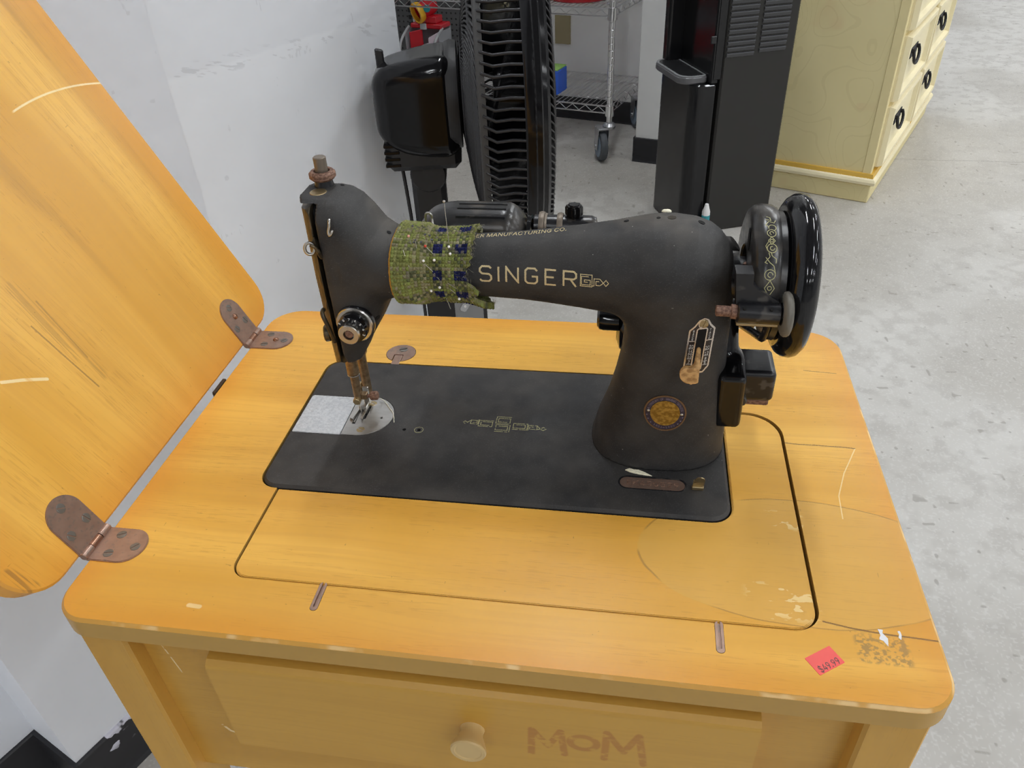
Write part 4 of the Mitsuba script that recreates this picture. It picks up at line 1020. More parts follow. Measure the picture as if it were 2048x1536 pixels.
# lamp and its holder behind the arm
def lampf(q):
    c = np.array([0.1575, 0.166, 0.1450])
    p = q - c
    sx = np.where(p[:, 0] < 0, np.clip((-p[:, 0] - 0.010) / 0.044, 0, 2), np.clip((p[:, 0] - 0.026) / 0.020, 0, 2))
    drop = np.where(p[:, 0] < 0, 0.016, 0.008) * sx ** 2
    b = np.abs(np.stack([p[:, 0], p[:, 1], p[:, 2] + 0.5 * drop], -1)) - np.stack([np.full(len(p), 0.0285), np.full(len(p), 0.003), np.maximum(0.007 - 0.5 * drop, -0.004)], -1)
    return np.linalg.norm(np.maximum(b, 0), axis=1) + np.minimum(b.max(1), 0) - 0.0205
lk = part(sm, 'work_lamp', surface_nets(lampf, (0.100, 0.135, 0.112), (0.212, 0.197, 0.180), 0.0016), 'mat_bakelite', True, label='dark ribbed lamp housing behind the arm')
for y in (0.1510, 0.1590, 0.1670):
    z = 0.1450 + 0.007 + math.sqrt(max(0.0205 ** 2 - max(abs(y - 0.166) - 0.003, 0) ** 2, 0))
    part(lk, 'rib', hull([(x, y + d, z + e) for x in (0.147, 0.187) for d, e in ((-0.0016, -0.002), (0.0016, -0.002), (-0.0009, 0.0007), (0.0009, 0.0007))]), 'mat_black_worn')
part(lk, 'end_ring', lathe([(0.2035, 0.013), (0.2035, 0.016), (0.2065, 0.016), (0.2065, 0.013), (0.2035, 0.013)], (0, 0.166, 0.1475), AXX, 36), 'mat_black_gloss', 30)
ho = part(sm, 'lamp_holder', lathe([(0.2090, 0), (0.2090, 0.0098), (0.2550, 0.0098), (0.2590, 0.0080), (0.2610, 0)], (0, 0.166, 0.1545), AXX, 40), 'mat_black_worn', 35)
for x, r, w in ((0.2150, 0.0125, 0.0022), (0.2178, 0.0112, 0.0016), (0.2300, 0.0118, 0.0024)):
    part(ho, 'collar', lathe([(x - w, 0.009), (x - w, r - 0.0006), (x, r), (x + w, r - 0.0006), (x + w, 0.009)], (0, 0.166, 0.1545), AXX, 40), 'mat_taupe_steel', 40)
kn = [(0.0066 * (1 + 0.10 * math.cos(8 * t)) * math.cos(t), 0.0066 * (1 + 0.10 * math.cos(8 * t)) * math.sin(t)) for t in np.linspace(0, 2 * math.pi, 80, endpoint=False)]
kp = Polygon(kn)
part(ho, 'switch_knob', frame(join(ext(kp.buffer(-0.0012), 0, 0.002), ext(kp, 0.002, 0.0085), ext(kp.buffer(-0.0008), 0.0085, 0.0098), ext(kp.buffer(-0.0022), 0.0098, 0.0106)), (0.2410, 0.166, 0.1638), (1, 0, 0), (0, 1, 0), ZA), 'mat_black_gloss', label='black fluted switch knob')
part(sm, 'rear_stud', lathe([(0, 0.0036), (0.0010, 0.0034), (0.0018, 0.0022), (0.0020, 0)], (0.3120, 0.118, 0.1905), (0, 0.3, 1), 20), 'mat_cream_chip', 40)
part(sm, 'arm_wire_guide', tube(spline([(0.1330, 0.117, 0.1765), (0.1318, 0.117, 0.1820), (0.1335, 0.117, 0.1860), (0.1362, 0.117, 0.1850), (0.1368, 0.117, 0.1815), (0.1385, 0.112, 0.1785), (0.1440, 0.105, 0.1778)], 30), 0.0010, 8), 'mat_nickel', True)
part(sm, 'pillar_lug', lathe([(0, 0), (0, 0.0085), (0.006, 0.0080), (0.0085, 0.0060), (0.0085, 0)], (0.3560, 0.1130, 0.1640), (0.75, 0, 0.66), 28), 'mat_crinkle', 35)

# ------------------------------------------------------------------ the plaid wrap round the arm, full of pins
def plaid(p, n, uv):
    u, v = uv.x, uv.y                            # metres along the arm and round it
    pit = 0.0023
    w = 0.0006 * (fbm(u * 300, v * 300, 5.0, 2) - 0.5)
    i, j = dr.floor((u + w) / pit), dr.floor((v - w) / pit)
    odd = (i + j) - 2 * dr.floor((i + j) / 2)
    warp_up = dr.select(cell_rand(i, j, 7) > 0.88, 1 - odd, odd) < 0.5
    ui, vj = (i + 0.5) * pit, (j + 0.5) * pit
    band = lambda a, lo, hi: dr.select((a > lo) & (a < hi), mi.Float(1), mi.Float(0))
    vv = vj - 0.0180 * dr.floor(vj / 0.0180)
    wn = band(ui, 0.0290, 0.0375) + band(ui, 0.0470, 0.0560)          # navy yarns of the warp and the weft
    fn = band(vv, 0.0042, 0.0110) * dr.select(ui > 0.012, 1.0, 0.35)
    def yarn(k, salt):
        c = mix((0.125, 0.135, 0.036), (0.235, 0.240, 0.085), cell_rand(k, 0, salt))
        c = mix(c, (0.235, 0.275, 0.075), dr.select(cell_rand(k, 1, salt) > 0.66, 0.7, 0.0))
        return mix(c, (0.27, 0.23, 0.15), dr.select(cell_rand(k, 2, salt) > 0.80, 0.7, 0.0))
    navy = mix((0.010, 0.012, 0.045), (0.022, 0.026, 0.105), cell_rand(i, j, 9))
    dim = mi.Color3f(0.035, 0.040, 0.050)
    cw = mix(yarn(i, 31), mix(dim, navy, fn), wn * (0.62 + 0.38 * fn)); cf_ = mix(yarn(j, 47), mix(dim, navy, wn), fn * (0.55 + 0.45 * wn))
    c = dr.select(warp_up, cw, cf_)
    c = mix(c, (0.33, 0.29, 0.21), dr.select(cell_rand(i, j, 13) > 0.90, 0.45, 0.0))
    f = fbm(u * 2200, v * 2200, 1.0, 3)
    g = fbm(u * 160, v * 160, 4.0, 2)
    return c * (0.36 + 0.70 * f + 0.34 * g)
pm('mat_plaid', proc(plaid), 0.95, specular=0.1, sheen=0.6)
pm('mat_felt_edge', (0.42, 0.21, 0.03), 0.95)
pm('mat_fuzz', (0.27, 0.29, 0.11), 0.9)
pm('mat_fuzz_grey', (0.36, 0.33, 0.25), 0.9)
def cloth_point(u, a, off):
    """u: metres along the arm from the wrap's left edge, a: angle above the front"""
    return march(0.1165 + np.asarray(u, float), a, off)
wr = thing('pincushion_wrap', 'green and navy plaid woollen wrap used as a pincushion round the machine arm', 'pincushion')
NU, NA = 150, 420
aa = np.linspace(-2.35, 2.6, NA)
def right_end(a):
    e = 0.0575 + 0.0012 * meshkit.noise(np.stack([a * 9, 0 * a, 0 * a], -1), 3) + 0.0008 * np.sin(a * 31)
    e = e - 0.004 * np.exp(-((a - 0.15) / 0.30) ** 2)
    e = e + 0.0050 * np.exp(-((a + 0.28) / 0.13) ** 2) + 0.0125 * np.clip((-0.70 - a) / 0.5, 0, 1) ** 1.3 * np.clip((2.0 + a) / 0.7, 0, 1)
    return e
ue = right_end(aa)
Ug = np.linspace(0, 1, NU)[:, None] * ue[None, :]
Ag = np.broadcast_to(aa, Ug.shape)
v_arc = (1.2 - Ag) * 0.0255
pit = 0.0023
i, j = np.floor(Ug / pit), np.floor(v_arc / pit)
fu, fv = Ug / pit - i, v_arc / pit - j
ov = ((i + j) % 2) < 0.5
hu, hv = np.sin(np.pi * fu), np.sin(np.pi * fv)
bumpy = 1.25 * np.where(ov, hu ** 0.8 * (0.45 + 0.55 * hv), hv ** 0.8 * (0.45 + 0.55 * hu))
q3 = np.stack([Ug, v_arc, 0 * Ug], -1)
bulge = 0.0028 + 0.0009 * np.sin(np.pi * np.clip(Ug / 0.058, 0, 1)) + 0.0012 * meshkit.fbm(q3 * 60, 2, 1)
flare = 0.0020 * np.clip((Ug - 0.050) / 0.008, 0, 1.6) + 0.0030 * np.clip((-0.9 - Ag) / 0.5, 0, 1) * np.clip((Ug - 0.02) / 0.03, 0, 1)
off = bulge + flare + 0.00115 * bumpy + 0.0004 * meshkit.noise(q3 * 1400, 2)
outer = cloth_point(Ug.ravel(), Ag.ravel(), off.ravel())
inner = cloth_point(Ug.ravel(), Ag.ravel(), 0.0006 + (flare + 0.3 * bulge).ravel() * 0.7)
def gridf(nu, na):
    I, J = np.meshgrid(np.arange(nu - 1), np.arange(na - 1), indexing='ij')
    a, b, c, d = I * na + J, (I + 1) * na + J, (I + 1) * na + J + 1, I * na + J + 1
    return np.vstack([np.stack([a, c, b], -1).reshape(-1, 3), np.stack([a, d, c], -1).reshape(-1, 3)])
f = gridf(NU, NA)
n0 = len(outer)
idx = np.arange(n0).reshape(NU, NA)
rim = np.concatenate([idx[0, :], idx[1:, -1], idx[-1, -2::-1], idx[-2:0:-1, 0]])
r2 = np.roll(rim, -1)
side = np.vstack([np.stack([rim, r2, r2 + n0], -1), np.stack([rim, r2 + n0, rim + n0], -1)])
uvs = np.stack([Ug.ravel(), v_arc.ravel() + 0.1335 * 0], -1)
part(wr, 'cloth', trimesh.Trimesh(np.vstack([outer, inner]), np.vstack([f, f[:, ::-1] + n0, side]), process=False), 'mat_plaid', True, uv=np.vstack([uvs, uvs]))
ring = np.linspace(-2.35, 2.6, 120)
fe = []
for du, o in ((-0.0014, 0.0004), (-0.0016, 0.0022), (-0.0004, 0.0036), (0.0006, 0.0030), (0.0006, 0.0006)):
    fe.append(cloth_point(np.full(120, du) + 0.0004 * meshkit.noise(np.stack([ring * 20, 0 * ring, 0 * ring], -1), 4), ring, o))
fe = np.array(fe)
f = []
for i in range(5):
    for j in range(119):
        a, b, c, d = i * 120 + j, ((i + 1) % 5) * 120 + j, ((i + 1) % 5) * 120 + j + 1, i * 120 + j + 1
        f += [(a, b, c), (a, c, d)]
part(wr, 'felt_edge', trimesh.Trimesh(fe.reshape(-1, 3), f, process=False), 'mat_felt_edge', True, label='orange felt edge')
rng = np.random.default_rng(11)
def fibres(n, ulo, uhi, alo, ahi, lift, seed):
    rng = np.random.default_rng(seed)
    a = rng.uniform(alo, ahi, (n, 1)); u = right_end(a) * rng.uniform(ulo, uhi, (n, 1))
    du, da = rng.normal(0, 0.0018, (n, 1)), rng.normal(0, 0.09, (n, 1))
    t = np.linspace(0, 1, 5)[None]
    o = 0.0038 + lift * np.sin(np.pi * t * rng.uniform(0.5, 1.0, (n, 1))) * rng.uniform(0.3, 1.0, (n, 1))
    p = cloth_point((u + du * t).ravel(), (a + da * t).ravel(), o.ravel()).reshape(n, 5, 3)
    return trimesh.util.concatenate([tube(q, 0.00006, 3, caps=False) for q in p])
part(wr, 'fuzz', fibres(1500, 0.01, 0.98, -2.0, 2.2, 0.0020, 1), 'mat_fuzz', True, kind='stuff')
part(wr, 'fray', fibres(260, 0.97, 1.03, -1.6, 2.2, 0.0030, 2), 'mat_fuzz_grey', True, kind='stuff')

pm('mat_pin', (0.62, 0.60, 0.56), 0.25, 1.0)
pm('mat_pin_white', (0.82, 0.80, 0.76), 0.25)
pm('mat_pin_red', (0.55, 0.06, 0.03), 0.25)
pm('mat_pin_pink', (0.72, 0.36, 0.27), 0.25)
pm('mat_pin_dark', (0.04, 0.04, 0.05), 0.4)
def pin(label, u, a, tip_u, tip_a, h0, h1, head, group=None):
    """from its head (u, a, h0 above the casting) to where it goes into the wool (tip_u, tip_a, h1)"""
    k = thing('pin', label, 'pin', group)
    p0 = cloth_point([u], [a], h0)[0]; p1 = cloth_point([tip_u], [tip_a], h1)[0]
    d = (p0 - p1) / np.linalg.norm(p0 - p1)
    part(k, 'shaft', tube([p1, p0], 0.00030, 6), 'mat_pin', True)
    if head == 'flat':
        part(k, 'head', cyl(p0 - d * 0.0001, p0 + d * 0.0005, 0.00085, n=12), 'mat_pin_dark')
    elif head:
        s = trimesh.creation.icosphere(2, 0.00105); s.apply_translation(p0)
        part(k, 'head', s, head, True)
PLAIN = 'thin plain steel pin stuck in the green plaid wrap', 'plain pins in the plaid wrap'
DARK = 'steel pin with a flat dark head standing in the upper part of the plaid wrap', 'flat-headed pins in the plaid wrap'
WHITE = 'short pin with a white ball head pushed into the plaid wrap', 'white-headed pins in the plaid wrap'
PINS = [('tallest pin, standing upright from the plaid wrap above the others', 0.0403, 1.341, 0.0410, 1.02, 0.034, 0.003, 'mat_pin'),
        ('black-headed steel pin nearest the left end of the plaid wrap, standing clear against the wall', 0.0148, 1.252, 0.0111, 1.163, 0.013, 0.003, 'flat'),
        ('pin with a pale pink ball head near the top left of the plaid wrap', 0.0129, 1.039, 0.0151, 0.858, 0.010, 0.003, 'mat_pin_pink'),
        (DARK[0], 0.0183, 0.945, 0.0197, 0.651, 0.010, 0.003, 'flat', DARK[1]), (DARK[0], 0.0173, 0.903, 0.0176, 0.794, 0.009, 0.003, 'flat', DARK[1]), (DARK[0], 0.0221, 0.939, 0.0221, 0.898, 0.009, 0.003, 'flat', DARK[1]),
        (DARK[0], 0.0241, 1.136, 0.0248, 1.082, 0.010, 0.003, 'flat', DARK[1]), (DARK[0], 0.0274, 1.128, 0.0276, 1.007, 0.010, 0.003, 'flat', DARK[1]), (DARK[0], 0.0293, 1.040, 0.0292, 1.017, 0.009, 0.003, 'flat', DARK[1]),
        (DARK[0], 0.0319, 1.280, 0.0306, 1.201, 0.010, 0.003, 'flat', DARK[1]),
        ('pin with a bright red ball head stuck in the plaid wrap', 0.0249, 0.881, 0.0332, 0.637, 0.0080, 0.0035, 'mat_pin_red'),
        (WHITE[0], 0.0319, 0.560, 0.0329, 0.497, 0.0070, 0.003, 'mat_pin_white', WHITE[1]), (WHITE[0], 0.0349, -0.144, 0.0338, -0.118, 0.0068, 0.0035, 'mat_pin_white', WHITE[1]),
        (WHITE[0], 0.0238, 0.535, 0.0236, 0.512, 0.0058, 0.003, 'mat_pin_white', WHITE[1]), (WHITE[0], 0.0432, 0.730, 0.0432, 0.714, 0.0058, 0.003, 'mat_pin_white', WHITE[1]),
        (WHITE[0], 0.0276, -0.305, 0.0264, -0.329, 0.0058, 0.003, 'mat_pin_white', WHITE[1]), (WHITE[0], 0.0418, 0.911, 0.0416, 0.903, 0.0062, 0.003, 'mat_pin_white', WHITE[1]),
        ('pin with a pearl ball head lowest on the plaid wrap', 0.0481, -0.504, 0.0451, -0.499, 0.0075, 0.0035, 'mat_pin_white'),
        (PLAIN[0], 0.0095, 0.748, 0.0141, 0.387, 0.0064, 0.0052, None, PLAIN[1]), (PLAIN[0], 0.0256, 0.439, 0.0317, 0.224, 0.0066, 0.0050, None, PLAIN[1]), (PLAIN[0], 0.0354, 0.065, 0.0329, 0.125, 0.0062, 0.0045, None, PLAIN[1]),
        (PLAIN[0], 0.0474, -0.142, 0.0409, -0.036, 0.0070, 0.0050, None, PLAIN[1]), (PLAIN[0], 0.0462, -0.305, 0.0417, -0.219, 0.0070, 0.0050, None, PLAIN[1]), (PLAIN[0], 0.0223, -0.252, 0.0206, -0.179, 0.0062, 0.0048, None, PLAIN[1]),
        ('bare pin hanging out below the plaid wrap', 0.0410, -0.713, 0.0365, -0.650, 0.0130, 0.004, None)]
for P in PINS: pin(*P)
# ------------------------------------------------------------------ price sticker and paper left on the table
pm('mat_sticker', (0.83, 0.10, 0.085), 0.45)
pm('mat_ink', (0.035, 0.02, 0.02), 0.5)
pm('mat_paper', (0.74, 0.73, 0.72), 0.7)
sc_ = np.array([0.4190, -0.1111]); a = math.radians(34)
ex, ey = np.array([math.cos(a), math.sin(a), 0]), np.array([-math.sin(a), math.cos(a), 0])
st = thing('price_sticker', 'small red price sticker lettered $49.99 near the right front corner of the table', 'sticker')
part(st, 'paper', frame(ext(rrect(-0.0098, 0.0098, -0.0066, 0.0066, 0.0004), 0.0, 0.00022), (sc_[0], sc_[1], 0.00005), ex, ey, ZA), 'mat_sticker')
m = meshkit.text_mesh('$49.99', 0.0044, 0.00006, False); m.apply_translation([-m.bounds[:, 0].mean(), 0, 0.00022])
m.vertices[:, 0] *= 0.0152 / (m.bounds[1, 0] - m.bounds[0, 0])
part(st, 'price', frame(m, np.array([sc_[0], sc_[1], 0.00005]) - ey * 0.0058, ex, ey, ZA), 'mat_ink')
solo('paper_scrap', ext(Polygon([(0.4555, -0.0840), (0.4585, -0.0842), (0.4578, -0.0868), (0.4602, -0.0905), (0.4592, -0.0965), (0.4570, -0.0925), (0.4548, -0.0915), (0.4562, -0.0885)]), 0.00004, 0.0003), 'mat_paper', 'torn white scrap of paper stuck beside the red price sticker, the larger of two', 'paper scrap')
solo('paper_scrap', ext(Polygon([(0.4672, -0.0842), (0.4688, -0.0838), (0.4692, -0.0870), (0.4682, -0.0905), (0.4668, -0.0890), (0.4678, -0.0866)]), 0.00004, 0.00025), 'mat_paper', 'torn sliver of white paper nearest the right edge of the table top', 'paper scrap')

# ------------------------------------------------------------------ the pedestal fan
pm('mat_fan_black', (0.005, 0.005, 0.006), 0.12, specular=0.32)
pm('mat_fan_wire', (0.016, 0.016, 0.018), 0.35, specular=0.5)
pm('mat_fan_matte', (0.014, 0.014, 0.015), 0.5)
pm('mat_fan_dust', (0.045, 0.045, 0.045), 0.65)
pm('mat_fan_grey', (0.22, 0.225, 0.23), 0.5)
pm('mat_fan_grey_light', (0.40, 0.41, 0.42), 0.5)
fa = math.radians(11.5)
FA, FN = np.array([math.cos(fa), math.sin(fa), 0]), np.array([math.sin(fa), -math.cos(fa), 0])   # forward; to the near side
FC = np.array([0.105, 0.840, 0.075])
fan = thing('pedestal_fan', 'black pedestal fan seen from its side behind the sewing machine', 'fan')
def fanp(h, r, t):
    """h forward along the axis, r from the axis, angle t from the near side upward"""
    h, r, t = np.broadcast_arrays(np.asarray(h, float), np.asarray(r, float), np.asarray(t, float))
    return FC + h[..., None] * FA + (r * np.cos(t))[..., None] * FN + (r * np.sin(t))[..., None] * ZA
def fl_lathe(pr, n=72): return lathe(pr, FC, FA, n)
R = 0.240
part(fan, 'rim', fl_lathe([(-0.013, R - 0.010), (-0.013, R - 0.002), (-0.010, R + 0.001), (0.000, R + 0.003), (0.002, R + 0.0055), (0.009, R + 0.0060), (0.011, R + 0.0035), (0.017, R + 0.002), (0.021, R - 0.003), (0.021, R - 0.010), (-0.013, R - 0.010)], 120), 'mat_fan_black', 35)
NB = 108
hh = np.array([-0.012, -0.040, -0.064, -0.072, -0.078, -0.088, -0.096, -0.102]); rr = np.array([R - 0.004, R - 0.005, R - 0.008, R - 0.018, 0.190, 0.140, 0.090, 0.052])
tw = np.array([0, 0, 0.01, 0.06, 0.20, 0.52, 0.86, 1.15])
for i in range(NB):
    t = 2 * math.pi * i / NB
    p = spline(fanp(hh, rr, t + tw), 16)
    part(fan, 'rear_bar', tube(p, np.interp(np.arange(16), [0, 7, 15], [0.0025, 0.0021, 0.0014]), 5), 'mat_fan_wire', True)
part(fan, 'rear_ring', fl_lathe([(-0.064, R - 0.010), (-0.073, R - 0.011), (-0.075, R - 0.020), (-0.071, R - 0.021), (-0.064, R - 0.010)], 96), 'mat_fan_dust', 40)
for h, r in ((-0.0815, 0.172), (-0.0905, 0.125), (-0.0965, 0.088)):
    part(fan, 'rear_ring', fl_lathe([(h - 0.0018, r), (h, r + 0.0018), (h + 0.0018, r), (h, r - 0.0018), (h - 0.0018, r)], 80), 'mat_fan_wire', 60)
part(fan, 'rear_hub', fl_lathe([(-0.098, 0), (-0.098, 0.055), (-0.104, 0.060), (-0.112, 0.055), (-0.112, 0)], 48), 'mat_fan_matte', 30)
NBF = 132
hf = np.array([0.016, 0.022, 0.028, 0.034, 0.038, 0.040]); rf = np.array([R - 0.004, R - 0.008, 0.205, 0.150, 0.095, 0.050]); tf = -np.array([0, 0.02, 0.16, 0.42, 0.68, 0.90])
for i in range(NBF):
    t = 2 * math.pi * (i + 0.5) / NBF
    part(fan, 'front_bar', tube(spline(fanp(hf, rf, t + tf), 14), 0.0016, 5), 'mat_fan_wire', True)
for h, r in ((0.0285, 0.203), (0.0345, 0.148)):
    part(fan, 'front_ring', fl_lathe([(h - 0.0018, r), (h, r + 0.0018), (h + 0.0018, r), (h, r - 0.0018), (h - 0.0018, r)], 80), 'mat_fan_wire', 60)
part(fan, 'front_badge', fl_lathe([(0.034, 0), (0.034, 0.056), (0.041, 0.056), (0.046, 0.045), (0.048, 0)], 48), 'mat_fan_black', 35)
part(fan, 'blade_hub', fl_lathe([(-0.050, 0), (-0.050, 0.040), (0.0, 0.042), (0.012, 0.032), (0.016, 0)], 40), 'mat_fan_black', 35)
for i in range(5):
    t0 = 2 * math.pi * i / 5 + 0.3
    rg = np.linspace(0.036, 0.214, 12)[:, None]; sg = np.linspace(-1, 1, 11)[None, :]
    w = np.interp(rg, [0.036, 0.10, 0.17, 0.214], [0.46, 0.56, 0.54, 0.42])
    th = t0 + w * sg + 1.2 * (rg - 0.036)
    h = -0.032 + 0.032 * sg * np.interp(rg, [0.036, 0.214], [1.0, 0.8])
    g = fanp(h, rg + 0 * sg, th); g2 = fanp(h - 0.0022, rg + 0 * sg, th)
    f = gridf(12, 11); n0 = 132
    idx = np.arange(n0).reshape(12, 11); rim = np.concatenate([idx[0, :], idx[1:, -1], idx[-1, -2::-1], idx[-2:0:-1, 0]]); r2 = np.roll(rim, -1)
    part(fan, 'blade', trimesh.Trimesh(np.vstack([g.reshape(-1, 3), g2.reshape(-1, 3)]), np.vstack([f, f[:, ::-1] + n0, np.stack([rim, r2, r2 + n0], -1), np.stack([rim, r2 + n0, rim + n0], -1)]), process=False), 'mat_fan_black', 40)
def motor_sd(q):
    d = q - FC
    h, s, z = d @ FA, d @ FN, d[:, 2] + 0.006
    k = np.clip((-h - 0.110) / 0.130, 0, 1.2)
    hz = 0.078 - 0.018 * k ** 2; hs = 0.066 - 0.016 * k ** 2
    top = 0.004 * k
    # the underside is cut away towards the tail
    p = np.stack([np.abs(h + 0.172) - 0.066, np.abs(s) - hs, np.abs(z + top) - hz], -1) + 0.026
    b = np.linalg.norm(np.maximum(p, 0), axis=1) + np.minimum(p.max(1), 0) - 0.026
    n = np.array([-0.62, -0.78]); cutp = (h + 0.235) * n[0] + (z + 0.044) * n[1]
    return smax(b, cutp, 0.012)
mk = part(fan, 'motor_housing', surface_nets(motor_sd, FC + (-0.30, -0.13, -0.12), FC + (-0.06, 0.10, 0.11), 0.0032), 'mat_fan_black', True, label='glossy black fan motor housing')
def fb(h0, h1, s0, s1, z0, z1, b=0.002): return frame(rbox(h0, h1, s0, s1, z0, z1, b), FC, FA, FN, ZA)
part(mk, 'knob', frame(rbox(-0.0065, 0.0065, -0.004, 0.004, 0, 0.034, 0.002), FC + FA * -0.222 + ZA * 0.042, FA * 0.97 - ZA * 0.22, FN, ZA * 0.97 + FA * -0.0), 'mat_fan_matte', label='black pull knob')
part(mk, 'collar', fl_lathe([(-0.104, 0.050), (-0.104, 0.080), (-0.114, 0.082), (-0.122, 0.079), (-0.122, 0.050)], 56), 'mat_fan_matte', 35)
vb = part(fan, 'gearbox', fb(-0.228, -0.108, -0.050, 0.050, -0.104, -0.045, 0.010), 'mat_fan_matte')
for i in range(4):
    part(vb, 'louvre', fb(-0.2295, -0.205, -0.042, 0.0512, -0.094 + 0.0105 * i, -0.0885 + 0.0105 * i, 0.001), 'mat_fan_black')
pv = FC + FA * -0.165
part(fan, 'pivot', join(cyl(pv + FN * -0.026 + ZA * -0.118, pv + FN * 0.030 + ZA * -0.118, 0.030, n=36, bev=0.003)), 'mat_fan_matte', 30)
part(fan, 'neck', frame(rbox(-0.020, 0.020, -0.020, 0.020, -0.175, -0.085, 0.005), pv, FA, FN, ZA), 'mat_fan_matte')
pz0, pz1 = FLOOR + 0.03, FC[2] - 0.10
part(fan, 'column', frame(rbox(-0.030, 0.026, -0.022, 0.026, pz0, pz1 , 0.008), (pv[0], pv[1], 0), FA, FN, ZA), 'mat_fan_matte')
pk = part(fan, 'control_box', frame(hull([(x, y, z) for x, y in ((-0.028, -0.03), (-0.028, 0.030), (0.020, 0.036), (0.020, -0.036)) for z in (-0.58, -0.285)] + [(0.080, y, z) for y in (-0.036, 0.030) for z in (-0.56, -0.345)] + [(0.062, y, z) for y in (-0.03, 0.022) for z in (-0.57, -0.315)]), (pv[0], pv[1], FC[2]), FA, FN, ZA), 'mat_fan_matte', label='fan control box with a grey key panel')
PO = np.array([pv[0], pv[1], FC[2]])
gp_ = [(0.0, -0.345), (0.003, -0.335), (0.010, -0.340), (0.015, -0.338), (0.026, -0.322), (0.033, -0.322), (0.044, -0.335), (0.052, -0.36), (0.053, -0.50), (0.0, -0.50)]
eF = FA - FN * 0.13; eF = eF / np.linalg.norm(eF); eN = np.cross(eF, ZA) * -1.0
if eN @ FN < 0: eN = -eN
part(pk, 'key_panel', frame(ext(Polygon(gp_), -0.001, 0.0012), PO + FA * 0.022 + FN * 0.0365, eF, ZA, eN), 'mat_fan_grey', label='grey key panel')
for (x, z) in ((0.031, -0.352), (0.019, -0.366)):
    k = part(pk, 'key', frame(ext(affinity.rotate(rrect(-0.0065, 0.0065, -0.011, 0.011, 0.005), -32), 0.001, 0.0030), PO + FA * 0.022 + FN * 0.0365 + eF * x + ZA * z, eF, ZA, eN), 'mat_fan_grey_light')
    part(k, 'mark', frame(ext(affinity.scale(Point(0, 0).buffer(0.002), 1, 1.4), 0.003, 0.0033), PO + FA * 0.022 + FN * 0.0365 + eF * x + ZA * z, eF, ZA, eN), 'mat_paper')
part(fan, 'base', lathe([(0, 0), (0, 0.150), (0.008, 0.155), (0.022, 0.140), (0.036, 0.06), (0.045, 0.035), (0.045, 0)], (pv[0], pv[1], FLOOR), (0, 0, 1), 56), 'mat_fan_matte', 30)
part(fan, 'power_cord', tube(spline([pv + FA * -0.045 + ZA * -0.10, pv + FA * -0.036 + FN * 0.02 + ZA * -0.25, pv + FA * -0.034 + FN * 0.03 + ZA * -0.55, (pv[0] - 0.03, pv[1] - 0.06, FLOOR + 0.05), (pv[0] - 0.02, pv[1] - 0.20, FLOOR + 0.004)], 50), 0.0030, 6), 'mat_fan_matte', True)

